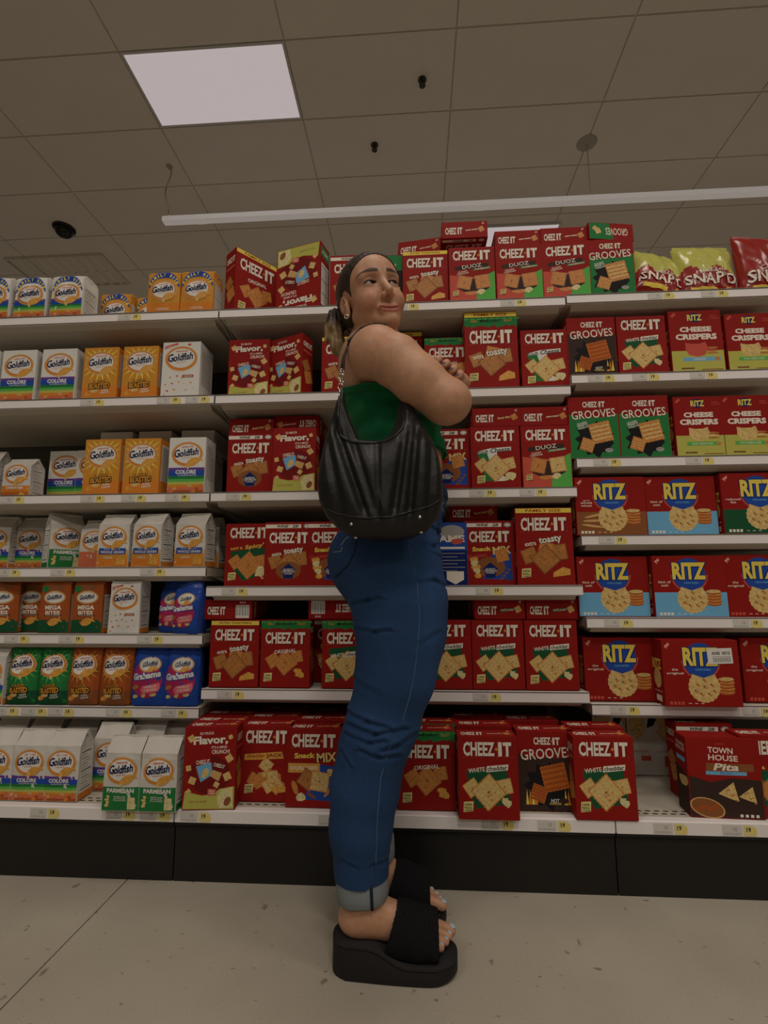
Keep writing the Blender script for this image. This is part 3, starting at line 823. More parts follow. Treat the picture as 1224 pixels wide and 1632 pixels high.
def A_gf(W, H, kind, fam=False):
    a = Art(W, H); e = .012
    def band(cols, y0, y1, l=1):
        n = len(cols)
        for q, c in enumerate(cols): a.rect(-.49, y0 + (y1 - y0) * q / n, .49, y0 + (y1 - y0) * (q + 1) / n + .001, c, l)
    base = {'colors': 'white', 'blast': 'gold', 'whole': 'paper', 'ched': 'paper', 'parm': 'paper', 'colbag': 'paper', 'plainw': 'white', 'blastg': 'green', 'blastb': 'fbrown', 'famo': 'gold', 'famw': 'white', 'mega': 'fbrown', 'pizza': 'paper'}[kind]
    a.rect(-.49, .006, .49, .994, base, 0)
    if kind in ('colors', 'colbag', 'famw'):
        band(['fbrown', 'coral', 'orange', 'olive', 'lgreen', 'green', 'blue', 'blue', 'purple'], .01, .46)
        for q in range(9): a.blob(-.4 + q * .1, .04 + .05 * (q % 3), .06, ('coral', 'tan', 'orange', 'fbrown')[q % 4], 3, q)
        if kind != 'famw': a.txt('COLORS', -.02, .385, .56, .075, 'white', 5, bold=.05); a.txt('NO ARTIFICIAL FLAVORS', .03, .325, .5, .022, 'cream', 5)
    if kind in ('blast', 'famo', 'blastg', 'blastb'):
        sun = {'blast': 'yellow', 'famo': 'orange', 'blastg': 'lgreen', 'blastb': 'gold'}[kind]; k = W / H
        for q in range(18):
            an = 2 * math.pi * q / 18; r1, r2 = .33, .49
            a.poly([(r1 * math.cos(an - .09), .7 + r1 * k * math.sin(an - .09)), (min(.48, max(-.48, .62 * math.cos(an))), min(.985, .7 + .6 * k * math.sin(an))), (r1 * math.cos(an + .09), .7 + r1 * k * math.sin(an + .09))], sun, 1)
        a.rect(-.49, .01, .49, .25, {'blast': 'orange', 'famo': 'orange', 'blastg': 'dgreen', 'blastb': 'brown'}[kind], 1)
        if kind == 'famo': a.txt('CHEDDAR', 0, .12, .4, .05, 'cream', 4, bold=.03)
        else:
            a.outl('FLAVOR', .0, .345, .38, .06, 'gold', 'black', 4, rot=5, bold=.04); a.outl('BLASTED', .0, .265, .58, .1, 'gold', 'black', 5, rot=3, bold=.05, dx=.02)
            a.txt('XTRA' if kind != 'blastg' else 'XPLOSIVE', .16, .185, .2, .035, 'white', 7, rot=8, bold=.05); a.txt('CHEDDAR' if kind != 'blastg' else 'PIZZA', .16, .14, .26, .035, 'white', 7, rot=8, bold=.05)
            for q in range(3): a.blob(-.3 + .08 * q, .12 + .03 * q, .1, ('cheese', 'orange', 'crk_w')[q], 4, q)
    if kind == 'whole':
        band(['orange', 'orange', 'gold', 'tan'], .01, .4); a.rect(-.42, .30, .42, .44, 'blue', 4); a.txt('WHOLE GRAIN', 0, .35, .74, .065, 'white', 6, bold=.05); a.txt('MADE WITH 5g', 0, .415, .5, .025, 'cream', 6)
        a.txt('CHEDDAR', -.12, .22, .3, .045, 'cream', 5, bold=.03); a.poly([(.1, .04), (.42, .06), (.42, .18), (.24, .24), (.14, .18)], 'cheese', 5); a.blob(-.28, .16, .1, 'orange', 5, 4)
    if kind == 'ched':
        band(['fbrown', 'dorange', 'orange', 'orange'], .01, .36); a.txt('CHEDDAR', .0, .30, .62, .07, 'cream', 5, bold=.05); a.blob(.25, .1, .14, 'cheese', 5, 4)
    if kind in ('parm', 'pizza'):
        a.rect(-.49, .01, .49, .42, 'green' if kind == 'parm' else 'coral', 1)
        if kind == 'parm':
            a.txt('PARMESAN', .0, .36, .74, .08, 'white', 5, bold=.05)
            for q in range(3): a.txt(('NEVER EVER', 'ARTIFICIAL', 'FLAVORS')[q], -.0, .255 - q * .032, .34, .024, 'white', 5, bold=.02)
            a.poly([(.2, .03), (.42, .04), (.4, .24), (.22, .25)], 'wcheese', 5)
            for q in range(4): a.blob(-.36 + .03 * (q % 2), .1 + q * .05, .055, 'crk_w', 5, q)
    if kind == 'mega':
        a.rect(-.49, .01, .49, .27, 'dgreen', 1); a.poly([(-.49, .9), (-.2, .99), (.3, .99), (.1, .8)], 'brown', 1)
        a.ell(-.02, .73, .36, .2, 'tan', 2); a.ell(-.02, .73, .31, .16, 'white', 3); a.txt('Goldfish', -.02, .74, .48, .1, 'navy', 4, rot=5, shear=.2, bold=.035)
        a.txt('MEGA', -.02, .525, .56, .09, 'cream', 4, bold=.04); a.txt('BITES', -.02, .42, .5, .08, 'cream', 4, bold=.04); a.rect(-.3, .345, .28, .37, 'dark', 3); a.txt('SHARP CHEDDAR', 0, .357, .5, .016, 'cream', 4)
        a.fish(.02, .23, .38, 'cheese', 5, rot=200); a.ell(-.36, .9, .12, .1, 'green', 4, 12)
        return a
    if kind == 'plainw':
        a.poly([(-.45, .87), (-.1, .95), (-.1, .99), (-.45, .93)], 'salmon', 3); a.txt('LIMITED', -.28, .92, .3, .03, 'cream', 4, rot=10)
        a.ell(.2, .95, .05, .03, 'salmon', 3, 8); a.rect(.05, .36, .34, .41, 'fbrown', 3)
        for q in range(14): a.blob(-.4 + (q * .37 % .8), .05 + (q * .23 % .35), .035, ('tan', 'cheese', 'paper', 'salmon')[q % 4], 2, q)
        a.txt('CHEDDAR', .2, .385, .22, .025, 'cream', 5)
    gf_logo(a, .70 if not fam else .56, fish=kind != 'plainw', s=1 if not fam else .98)
    if fam:
        k = W / H
        V = []; Fc = []; n = 18
        for q in range(n + 1):
            an = math.radians(8 + 164 * q / n)
            V += [(.46 * W * math.cos(an), .60 * H + .36 * W * math.sin(an)), (.49 * W * math.cos(an), .60 * H + .56 * W * math.sin(an))]
        for q in range(n): Fc.append((2 * q, 2 * q + 1, 2 * q + 3, 2 * q + 2))
        a.put(V, Fc, 'blue', 3)
        a.arctxt('FAMILY SIZE', 0, .60, .44, .46, .075, 158, 22, 'yellow', 5, bold=.05)
    return a


def A_graham(W, H):
    a = Art(W, H); a.rect(-.49, .006, .49, .994, 'blue', 0); k = W / H
    a.ell(-.03, .47, .44, .5, 'magenta', 1, 28, rot=20); a.ell(.05, .74, .33, .2, 'tan', 2); a.ell(.05, .745, .29, .165, 'white', 3); a.txt('Goldfish', .05, .75, .44, .085, 'navy', 5, rot=8, shear=.2, bold=.03)
    a.fish(.12, .665, .22, 'cheese', 6, rot=200)
    a.outl('Grahams', -.02, .55, .8, .12, 'white', 'blue', 5, rot=8, bold=.05, dx=.02)
    a.poly([(-.1, .36), (.36, .42), (.38, .32), (.34, .27), (-.12, .22), (-.16, .3)], 'pink', 4); a.txt('VANILLA', .12, .355, .34, .04, 'cream', 6, rot=7); a.txt('CUPCAKE', .12, .295, .36, .04, 'cream', 6, rot=7)
    a.fish(-.3, .34, .2, 'crk_t', 5, 20)
    for q in range(3): a.blob(-.33 + q * .27, .17 + .02 * q, .075, 'crk_w', 5, q)
    return a


def A_town(W, H):
    a = Art(W, H); a.rect(-.49, .008, .49, .992, 'red', 0); a.poly([(-.49, .01), (.49, .01), (.49, .48), (.1, .5), (-.2, .44), (-.49, .52)], 'dark', 1)
    a.txt('keebler', -.03, .93, .13, .02, 'salmon', 3); a.txt('TOWN', -.03, .845, .34, .075, 'cream', 3, rot=-2); a.txt('HOUSE', .0, .75, .4, .075, 'cream', 3, rot=-2)
    a.rect(-.24, .585, .4, .68, 'brown', 3); a.txt('Pita', .04, .635, .34, .09, 'cream', 5, shear=.35, bold=.03); a.rect(-.25, .535, .3, .58, 'sky', 4); a.txt('SEA SALT', .03, .558, .18, .022, 'blue', 5)
    for (x, y, s) in ((.05, .32, .26), (.3, .29, .22)):
        a.poly([(x - s * .6, y - .02), (x + .06, y + s * .5), (x + s * .45, y - s * .42), (x, y - s * .3)], 'crk_w', 4)
        for q in range(5): a.ell(x - .04 + .03 * q, y + .02 - .03 * q + .04 * (q % 2), .015, .01, 'crk_t', 5, 7)
    a.ell(-.27, .12, .24, .13, 'tan', 2, 24, rot=-15); a.ell(-.27, .12, .22, .115, 'brown', 3, 24, rot=-15)
    for q in range(6): a.blob(-.4 + q * .05, .1 + .02 * (q % 3), .04, 'fbrown', 4, q)
    for q in range(4): a.rect(.16 + q * .07, .02, .2 + q * .07, .055, 'cream', 3)
    return a


def A_gameback(W, H):
    a = Art(W, H); a.rect(-.49, .008, .49, .992, 'blue', 0); a.rect(-.49, .008, .49, .55, 'dblue', 1); a.ell(.2, .85, .25, .14, 'grey', 2)
    a.txt('GAME', .1, .74, .7, .11, 'cream', 3, bold=.04); a.blob(.3, .7, .1, 'salmon', 4, 2)
    a.rect(-.45, .575, .45, .61, 'cream', 2)
    for q in range(6): a.rect(-.45, .50 - q * .055, .3 if q % 2 else .45, .51 - q * .055, 'grey', 2)
    a.poly([(.08, .22), (.42, .22), (.42, .09), (.25, .015), (.08, .09)], 'cream', 3)
    return a


def A_back(W, H):
    a = Art(W, H); a.rect(-.49, .008, .49, .992, 'paper', 0)
    a.poly([(0, .99), (.25, .99), (.05, .7), (-.1, .66)], 'black', 1)
    a.ell(-.3, .72, .17, .3, 'crk_w', 2); a.cracker(.25, .8, .3, 20, 'crk_w', 2); a.cracker(.3, .6, .3, 40, 'crk_w', 3)
    for q in range(5): a.ell(-.3 + .05 * (q % 2), .58 + q * .06, .02, .015, 'crk_t', 3, 8)
    a.txt('OATMEAL', .25, .33, .35, .03, 'salmon', 2); a.rect(-.25, .2, -.05, .27, 'salmon', 2); a.rect(.22, .12, .44, .27, 'salmon', 2)
    a.txt('CRACKERS', -.25, .33, .35, .03, 'salmon', 2)
    return a


# name: (w, d, h, body colour, front art, side art kind)
DES = {}


def D(n, w, d, h, body, fn, side='cheez'):
    DES[n] = [w, d, h, body, fn, side]


RW, RH, RD = .163, .212, .066
FW, FH, FD = .182, .268, .075
for k, kind, band in (('toast_band', 'toasty', 'toasty'), ('toast_wine', 'toasty', 'wine'), ('orig_mine', 'original', 'mine'), ('white', 'white', ''), ('white_mine', 'white', 'mine'), ('four', 'four', ''), ('duoz', 'duoz', ''), ('duoz_pale', 'duoz', 'pale'),
                      ('groovesw', 'groovesw', ''), ('groovesh', 'groovesh', ''), ('mix_wine', 'mix', 'wine'), ('hot', 'hot', '')):
    D(k, RW, RD, RH, 'red', (lambda kind=kind, band=band: A_cheez(RW, RH, kind, band)))
D('jack', .156, RD, RH, 'red', lambda: A_cheez(.156, RH, 'jack'))
D('mix_double', .16, RD, RH, 'red', lambda: A_cheez(.16, RH, 'mix', ''))
D('fam_toast', FW, FD, .250, 'red', lambda: A_cheez(FW, .250, 'toasty', 'family'))
D('fam_toast_mine', FW, FD, .282, 'red', lambda: A_cheez(FW, .282, 'toasty', 'family mine'))
D('fam_orig', FW, FD, .262, 'red', lambda: A_cheez(FW, .262, 'original', 'family'))
D('flavor', .150, RD, .222, 'red', lambda: A_flavor(.150, .222))
D('fam_flavor', FW, FD, .262, 'red', lambda: A_flavor(FW, .262), 'nutri')
D('beyond', RW, RD, .205, 'black', lambda: A_beyond(RW, .205))
D('game', RW, RD, .205, 'blue', lambda: A_gameback(RW, .205), 'game')
D('ritz_wheat', .222, .075, .19, 'red', lambda: A_ritz(.222, .19, 0, [('made with', .6, .1, .02), ('whole', .56, .17, .04), ('wheat', .51, .16, .035)], 'brown'), 'ritz')
D('ritz_salt', .222, .075, .19, 'red', lambda: A_ritz(.222, .19, 0, [('hint of', .57, .17, .04), ('salt', .515, .1, .035)], 'sky'), 'ritz')
D('ritz_fat', .222, .075, .195, 'red', lambda: A_ritz(.222, .195, 0, [('reduced', .57, .2, .035), ('fat', .52, .08, .035)], 'dgreen'), 'ritz')
D('ritz_orig', .222, .075, .192, 'red', lambda: A_ritz(.222, .192, 0, [('the', .555, .08, .035), ('original', .495, .22, .045)], None), 'ritz')
D('crisp_blue', .172, .075, .222, 'red', lambda: A_crisp(.172, .222, 'sky'), 'ritz')
D('crisp_green', .156, .075, .205, 'red', lambda: A_crisp(.156, .205, 'lgreen'), 'ritz')
D('gf_colors', .131, .085, .20, 'white', lambda: A_gf(.131, .20, 'colors'), 'gf')
D('gf_blast', .131, .085, .20, 'gold', lambda: A_gf(.131, .20, 'blast'), 'gf')
D('gf_plain', .140, .11, .212, 'white', lambda: A_gf(.140, .212, 'plainw'), 'gf')
D('town', .19, .07, .205, 'red', lambda: A_town(.19, .205), 'town')
D('backbox', .16, .06, .225, 'paper', lambda: A_back(.16, .225))
ME = {}


def A_sd(d, h, kind, body):
    if kind in ('cheez', 'nutri', 'game'): return A_side(d, h, kind)
    a = Art(d, h)
    if kind == 'ritz':
        a.rect(-.48, .01, .48, .99, 'red', 0); a.txt('RITZ', 0, .62, .7, .16, 'yellow', 2, bold=.04); a.ell(0, .4, .3, .4, 'crk_w', 2, 14); a.txt('original', 0, .2, .6, .03, 'cream', 2); a.rect(-.2, .05, .25, .14, 'cream', 2)
    elif kind == 'gf':
        a.rect(-.48, .01, .48, .99, body if body != 'gold' else 'orange', 0); a.rect(-.38, .25, .38, .9, 'paper', 1)
        for k in range(15): a.rect(-.33, .28 + k * .04, .33 - .1 * (k % 3), .287 + k * .04, 'dark', 2)
    elif kind == 'town':
        a.rect(-.48, .01, .48, .99, 'red', 0); a.poly([(-.48, .01), (.48, .01), (.48, .5), (-.48, .6)], 'dark', 1)
        a.txt('TOWN', 0, .88, .7, .05, 'cream', 2); a.txt('HOUSE', 0, .82, .75, .05, 'cream', 2); a.rect(-.35, .66, .35, .72, 'sky', 2); a.blob(.1, .42, .3, 'crk_w', 3, 2, sq=.8)
    return a


def get(dn):
    if dn in ME: return ME[dn]
    w, d, h, body, fn, side = DES[dn]
    hw, hd = w / 2, d / 2
    r = {}
    r['body'] = box_mesh('carton', -hw, -hd, 0, hw, hd, h, P_(body if body != 'gold' else 'orange'), .0013)
    r['front'] = fn().mesh('front_print', lambda x, y, l: (x, -hd - .0001 - EPS * l, y))
    sa = A_sd(d, h, side, body)
    r['left'] = sa.mesh('side_print', lambda x, y, l: (-hw - .0001 - EPS * l, -x, y))
    r['right'] = sa.mesh('side_print', lambda x, y, l: (hw + .0001 + EPS * l, x, y))
    b = MB(); b.box(-hw + .0015, -hd + .001, h, hw - .0015, hd * .92, h + .0005); b.prism_z([(-hw * .3, -hd + .001), (hw * .3, -hd + .001), (hw * .26, -hd * .55), (-hw * .26, -hd * .55)], h + .0005, h + .0008)
    r['flap'] = b.mesh('top_flap', P_(body if body != 'gold' else 'orange'))
    ME[dn] = r
    return r


TOPME = {}


def topart(dn, extra):
    k = (dn, extra)
    if k not in TOPME:
        w, d, h = DES[dn][:3]
        TOPME[k] = A_top(w, d, extra).mesh('end_print', lambda x, y, l: (x, -d / 2 + y, h + .0009 + EPS * l))
    return TOPME[k]


GRP = []


def place(dn, loc, rot, label, group, top=None, cat='cracker box', sides='LR'):
    r = get(dn)
    t = link('cracker_box', r['body']); t.location = loc; t.rotation_euler = rot
    t['label'] = label; t['category'] = cat; t['group'] = group
    link('front_print', r['front'], t)
    if 'L' in sides: link('side_print', r['left'], t)
    if 'R' in sides: link('side_print', r['right'], t)
    link('top_flap', r['flap'], t)
    if top: link('end_print', topart(dn, top), t)
    return t


LVL = {'L': LEV['left'], 'M': LEV['middle'], 'R': LEV['right']}
SNAME = {'L': 'bagged cracker bay', 'M': 'middle bay', 'R': 'right bay'}


def surf(s):
    b, n = s[0], int(s[1])
    lv = LVL[b]
    return (lv[n - 1] + .003, D1 + .010) if n <= len(lv) else (DZ + .0022, D0 + .03)


def B(dn, s, px, label, back=.012, rz=0., top=None, flip=False, lift=0., lean=0., group=None):
    """a standing carton whose front left corner is seen at px"""
    z, yf = surf(s); w, d, h = DES[dn][:3]
    a = math.radians(rz); y = yf + back; z += lift
    x = xat(px, y, z + h * .4)
    # centre from the front-left corner
    cx = x + w / 2 * math.cos(a) - (d / 2) * math.sin(a) * 1
    cy = y + w / 2 * math.sin(a) + (d / 2) * math.cos(a)
    g = group or ('boxes on the ' + (ORD[int(s[1]) - 1] if int(s[1]) <= len(LVL[s[0]]) else 'bottom') + ' shelf of the ' + SNAME[s[0]])
    if flip: return place(dn, (cx, cy, z + h + .0015), (math.radians(lean), math.pi, a), label, g, top)
    return place(dn, (cx, cy, z), (math.radians(lean), 0, a), label, g, top)


def LIE(dn, s, px, z, back, label, top='toast', flip=False, rz=0., roll=0., group=None):
    """a carton lying on its back with the end towards the aisle"""
    _, yf = surf(s); w, d, h = DES[dn][:3]
    y = yf + back; x = xat(px, y, z + d / 2) + w / 2
    a = math.radians(rz)
    g = group or ('boxes lying on top of the row on the ' + (ORD[int(s[1]) - 1] if int(s[1]) <= len(LVL[s[0]]) else 'bottom') + ' shelf of the ' + SNAME[s[0]])
    return place(dn, (x - math.sin(a) * h, y + h * math.cos(a), z + d / 2 + .0012), (math.pi / 2, math.radians(roll) + (math.pi if flip else 0), a), label, g, top)


# ---------------------------------------------------------------- bags
def foldprof(z, h, d):
    """front surface depth of a paper bag: straight, then folding back to the seal"""
    t = z / h
    if t < .80: return d / 2 * (1 - .10 * t)
    return d / 2 * (.92 - .92 * (t - .80) / .20 * .93)


def foilprof(z, h, d):
    t = z / h
    return d / 2 * max(.03, (1 - t ** 3.2)) * (.86 + .14 * min(1, t / .12))


BAGS = {}
XS = [-.5, -.38, -.25, -.12, 0, .12, .25, .38, .5]


def get_bag(dn):
    if dn in BAGS: return BAGS[dn]
    w, d, h, body, fn, kind, seed = BDES[dn]
    paper = kind != 'foil'; prof = {'paper': foldprof, 'block': foldprof_fam, 'foil': foilprof}[kind]
    rnd = random.Random(seed); ph = [rnd.uniform(0, 6) for _ in range(4)]
    zs = [0, .04, .15, .3, .45, .6, .72, .80, .86, .93, 1.0] if paper else [0, .03, .08, .16, .26, .38, .5, .62, .74, .84, .91, .945, .95, 1.0]

    def wid(t):
        if paper: return 1 - .035 * t
        return (.93 + .07 * math.sin(math.pi * min(1, t * 1.1)) ** .5) * (1 if t < .9 else 1.0)

    def front(x, z):
        t = z / h; u = x / w * 2
        bul = (.006 if paper else .013) * math.sin(math.pi * min(1, t * 1.15)) if t < .87 else 0
        wr = (.0012 if paper else .0022) * (math.sin(x * 90 + ph[0] + z * 30) + math.sin(z * 70 + ph[1] - x * 50)) * (.3 + t)
        side = 0 if paper else -.35 * prof(z, h, d) * u ** 6
        return -(prof(z, h, d) + bul * max(0, 1 - u * u) + side) + wr

    def rowpt(i, t, back):
        x = XS[i] * w * wid(t); z = t * h; y = front(x, z)
        return (x, (-y * (.9 if not paper else 1)) if back else y, z)
    V = []; Fc = []
    gus = {'paper': .10, 'block': .03, 'foil': .04}[kind]
    for t in zs:
        g = w * (.5 * wid(t)) - gus * d * (max(0, (t - .35) / .65) ** 1.2 if paper else .2 + t * .5) * (0 if t > .999 else 1)
        V += [rowpt(i, t, False) for i in range(9)] + [(g, 0, t * h)] + [rowpt(i, t, True) for i in range(8, -1, -1)] + [(-g, 0, t * h)]
    n = 20
    for k in range(len(zs) - 1):
        for q in range(n): Fc.append((k * n + q, k * n + (q + 1) % n, (k + 1) * n + (q + 1) % n, (k + 1) * n + q))
    Fc.append(tuple(range(n))[::-1]); Fc.append(tuple(range((len(zs) - 1) * n, len(zs) * n)))
    bodym = P_(body) if paper else M('foil_' + body, PAL[body], .28, var=.1, scale=25, coat=.3)
    r = {'body': mesh('bag', V, Fc, bodym, None, not paper)}
    art = fn()
    gx = [XS[i] * w for i in range(1, 8)] ; gy = [t * h for t in zs[1:-1]]

    def fm(x, y, l):
        t = y / h; X = x * wid(t)
        sl = 1 if not paper or t < .8 else .5
        return (X, front(X, y) - .0009 - EPS * l, y + (.0012 if sl < 1 else 0))
    r['front'] = art.mesh('front_print', fm, (gx, gy))
    if paper:
        # seal folded over at the top
        b = MB(); b.box(-w * .482, -.004, h - .012, w * .482, .004, h + .002); r['seal'] = b.mesh('folded_seal', bodym)
        def sm(x, y, l, s):
            t = y / h; g = w * .5 * wid(t)
            f_ = abs(x) / (d * .5)
            gg = gus * d * (max(0, (t - .35) / .65) ** 1.2)
            return (s * (g - gg * (1 - f_) + .0008 + EPS * l), s * x * (prof(y, h, d) / (d / 2)), y)
        a2 = Art(d, h); a2.rect(-.42, .1, .42, .74, 'paper' if body != 'paper' else 'white', 1)
        for k in range(13): a2.rect(-.36, .14 + k * .045, .3 - .12 * (k % 3), .148 + k * .045 + (.006 if k % 6 == 0 else 0), 'grey' if k % 2 else 'dark', 2)
        a2.rect(-.46, .005, .46, .1, 'orange' if dn != 'parm' else 'green', 1)
        g = ([0.], [t * h for t in zs[1:-1]])
        r['left'] = a2.mesh('side_print', lambda x, y, l: sm(-x, y, l, -1) if False else (-sm(x, y, l, 1)[0], -sm(x, y, l, 1)[1], y), g)
        r['right'] = a2.mesh('side_print', lambda x, y, l: sm(x, y, l, 1), g)
    else:
        b = MB()
        for q in range(6): b.box(-w * .46, -.0028, h * (.955 + q * .007), w * .46, .0028, h * (.958 + q * .007))
        r['seal'] = b.mesh('crimped_seal', bodym)
    BAGS[dn] = r
    return r


BDES = {
    'whole': (.112, .07, .182, 'paper', lambda: A_gf(.112, .182 * .80, 'whole'), 'paper', 1),
    'whole2': (.112, .07, .182, 'paper', lambda: A_gf(.112, .182 * .80, 'whole'), 'paper', 8),
    'colbag': (.108, .07, .192, 'paper', lambda: A_gf(.108, .192 * .80, 'colbag'), 'paper', 2),
    'parm': (.108, .07, .192, 'paper', lambda: A_gf(.108, .192 * .80, 'parm'), 'paper', 3),
    'ched': (.108, .07, .150, 'paper', lambda: A_gf(.108, .150 * .84, 'ched'), 'paper', 4),
    'pizza': (.108, .07, .17, 'paper', lambda: A_gf(.108, .17 * .80, 'pizza'), 'paper', 4),
    'famw': (.124, .085, .172, 'white', lambda: A_gf(.124, .172 * .96, 'famw', True), 'block', 5),
    'famo': (.124, .085, .172, 'gold', lambda: A_gf(.124, .172 * .96, 'famo', True), 'block', 6),
    'mega': (.108, .06, .172, 'fbrown', lambda: A_gf(.108, .172 * .94, 'mega'), 'block', 7),
    'plainw': (.108, .06, .172, 'white', lambda: A_gf(.108, .172 * .94, 'plainw'), 'block', 9),
    'blastg': (.108, .066, .200, 'green', lambda: A_gf(.108, .200 * .90, 'blastg'), 'foil', 10),
    'blastb': (.108, .066, .200, 'fbrown', lambda: A_gf(.108, .200 * .90, 'blastb'), 'foil', 11),
    'graham': (.116, .07, .200, 'blue', lambda: A_graham(.116, .200 * .88), 'foil', 12),
    'graham2': (.104, .065, .172, 'blue', lambda: A_graham(.104, .172 * .88), 'foil', 15),
}


def foldprof_fam(z, h, d):
    t = z / h
    return d / 2 if t < .93 else d / 2 * (1 - .25 * (t - .93) / .07)


def G(dn, s, px, label, back=.006, rz=0., lean=0., lift=0., group=None):
    z, yf = surf(s); w, d, h = BDES[dn][:3]
    a = math.radians(rz); y = yf + back
    x = xat(px, y, z + h * .4)
    cx = x + w / 2 * math.cos(a) - d / 2 * math.sin(a); cy = y + w / 2 * math.sin(a) + d / 2 * math.cos(a)
    r = get_bag(dn)
    t = link('cracker_bag', r['body']); t.location = (cx, cy, z + lift); t.rotation_euler = (math.radians(lean), 0, a)
    t['label'] = label; t['category'] = 'cracker bag'
    t['group'] = group or ('bags on the ' + (ORD[int(s[1]) - 1] if int(s[1]) <= len(LVL[s[0]]) else 'bottom') + ' shelf of the ' + SNAME[s[0]])
    link('front_print', r['front'], t)
    for k in ('left', 'right'):
        if k in r: link('side_print', r[k], t)
    link('folded_seal' if 'left' in r else 'crimped_seal', r['seal'], t)
    return t

# ---------------------------------------------------------------- goods, bay of bagged crackers
T = 'on the topmost shelf'
G('famw', 'L1', -34, 'white family-size cracker bag cut off by the left edge, topmost shelf', back=.0, rz=0)
G('famw', 'L1', 24, 'rainbow family-size cracker bag on the topmost shelf, left one of the white pair')
G('famw', 'L1', 82, 'rainbow family-size cracker bag on the topmost shelf, right one of the white pair')
G('famo', 'L1', 160, 'orange family-size cracker bag standing low between the white pair and the orange pair', back=.13)
G('famo', 'L1', 217, 'orange family-size cracker bag mostly hidden behind the left bag of the orange pair', back=.16)
G('famo', 'L1', 236, 'orange family-size cracker bag on the topmost shelf, left one of the front orange pair', back=.01, lift=.0)
G('famo', 'L1', 289, 'orange family-size cracker bag on the topmost shelf, last before the red boxes', back=.01)
B('gf_colors', 'L2', -58, 'rainbow cracker box cut off by the left edge on the second shelf down')
B('gf_colors', 'L2', 1, 'rainbow cracker box, leftmost whole one on the second shelf down')
B('gf_colors', 'L2', 65, 'rainbow cracker box beside the orange boxes on the second shelf down')
B('gf_blast', 'L2', 132, 'shiny orange cracker box beside the rainbow boxes, second shelf down')
B('gf_blast', 'L2', 195, 'shiny orange cracker box beside the white box, second shelf down')
B('gf_plain', 'L2', 258, 'deep white cracker box with a small red banner, beside the left flavour box', back=.014)
G('ched', 'L3', 3, 'short white and orange cheddar cracker bag on the third shelf down', back=.05)
G('colbag', 'L3', -48, 'dim rainbow bag cut off by the left edge on the third shelf down', back=.09)
B('gf_colors', 'L3', 76, 'shaded rainbow box set back between the cheddar bag and orange boxes', back=.15)
B('gf_colors', 'L3', 120, 'sliver of a rainbow box behind the left orange box, third shelf down', back=.145, group='boxes behind the third shelf row')
B('gf_blast', 'L3', 133, 'orange sunburst cracker box, left one of the pair on the third shelf down')
B('gf_blast', 'L3', 196, 'orange sunburst cracker box, right one of the pair on the third shelf down')
B('gf_colors', 'L3', 268, 'rainbow cracker box at the right end of the third shelf of bagged crackers')
for px, z, w_, lab in ((160, 1.131 + .2042, 0, 'white carton lying above the left orange sunburst box'), (221, 1.131 + .2042, 0, 'white carton lying above the right orange sunburst box'), (289, 1.131 + .2042, 0, 'white carton lying on the rainbow box at the shelf end')):
    LIE('gf_colors', 'L3', px, z, .20, lab, top=None)
    B('gf_colors', 'L3', px, 'hidden rear box under the ' + lab, back=.24, group='rear row of boxes on the third shelf')
G('colbag', 'L4', -30, 'dim bag cut off by the left edge on the fourth shelf down', back=.10)
G('colbag', 'L4', 24, 'shaded rainbow bag set back at the left of the fourth shelf down', back=.13)
G('parm', 'L4', 78, 'white and green cracker bag turned so its printed side panel faces out', back=.02, rz=52)
G('pizza', 'L4', 126, 'shaded white and red bag tucked left of the whole grain bags', back=.06)
G('whole', 'L4', 155, 'whole grain cracker bag, leftmost of the three on the fourth shelf down')
G('whole2', 'L4', 210, 'whole grain cracker bag, middle of the three on the fourth shelf down', rz=-8)
G('whole', 'L4', 278, 'whole grain cracker bag, rightmost of the three on the fourth shelf down', rz=-6)
G('whole', 'L4', 262, 'whole grain bag hidden in the gap behind the middle and rightmost ones', back=.09)
G('whole2', 'L4', 300, 'pale bag standing behind the rightmost whole grain bag', back=.11)
G('mega', 'L5', -30, 'brown and orange cracker bag cut off by the left edge, fifth shelf down', back=.0, rz=22)
G('mega', 'L5', 26, 'shaded brown bag set back beside the left edge bag, fifth shelf down', back=.07)
G('mega', 'L5', 62, 'brown and green bag of big crackers, left one of the front pair', back=.012)
G('mega', 'L5', 114, 'brown and green bag of big crackers, beside the white bag', back=.012)
G('plainw', 'L5', 173, 'speckled white cracker bag standing alone beside the empty gap')
G('graham2', 'L5', 250, 'blue and pink bag half hidden behind its twin, fifth shelf down', back=.06, rz=-10)
G('graham2', 'L5', 272, 'blue and pink bag in front at the end of the fifth shelf down', back=.008, rz=-16)
G('colbag', 'L6', -44, 'white bag cut off by the left edge on the sixth shelf down', back=.0)
G('blastg', 'L6', 8, 'green foil cracker bag, left one of the green pair')
G('blastg', 'L6', 57, 'green foil cracker bag, right one of the green pair')
G('blastb', 'L6', 105, 'brown foil cracker bag beside the green pair')
G('blastb', 'L6', 156, 'brown foil cracker bag beside the blue bags')
G('graham', 'L6', 207, 'blue and pink foil bag beside the brown foil bags, sixth shelf down')
G('graham', 'L6', 259, 'blue and pink foil bag at the right end of the sixth shelf down')
G('colbag', 'L7', -37, 'rainbow paper bag cut off by the left edge on the bottom shelf', back=.0)
G('colbag', 'L7', 17, 'rainbow paper bag on the bottom shelf, middle of the front three', back=.0)
G('colbag', 'L7', 68, 'rainbow paper bag on the bottom shelf next to the open gap', back=.0)
G('colbag', 'L7', 145, 'rainbow paper bag behind the left green parmesan bag', back=.08)
G('parm', 'L7', 163, 'green parmesan cracker bag jutting over the shelf edge, left of two', back=-.05)
G('parm', 'L7', 221, 'green parmesan cracker bag jutting over the shelf edge, beside the red box', back=-.05)
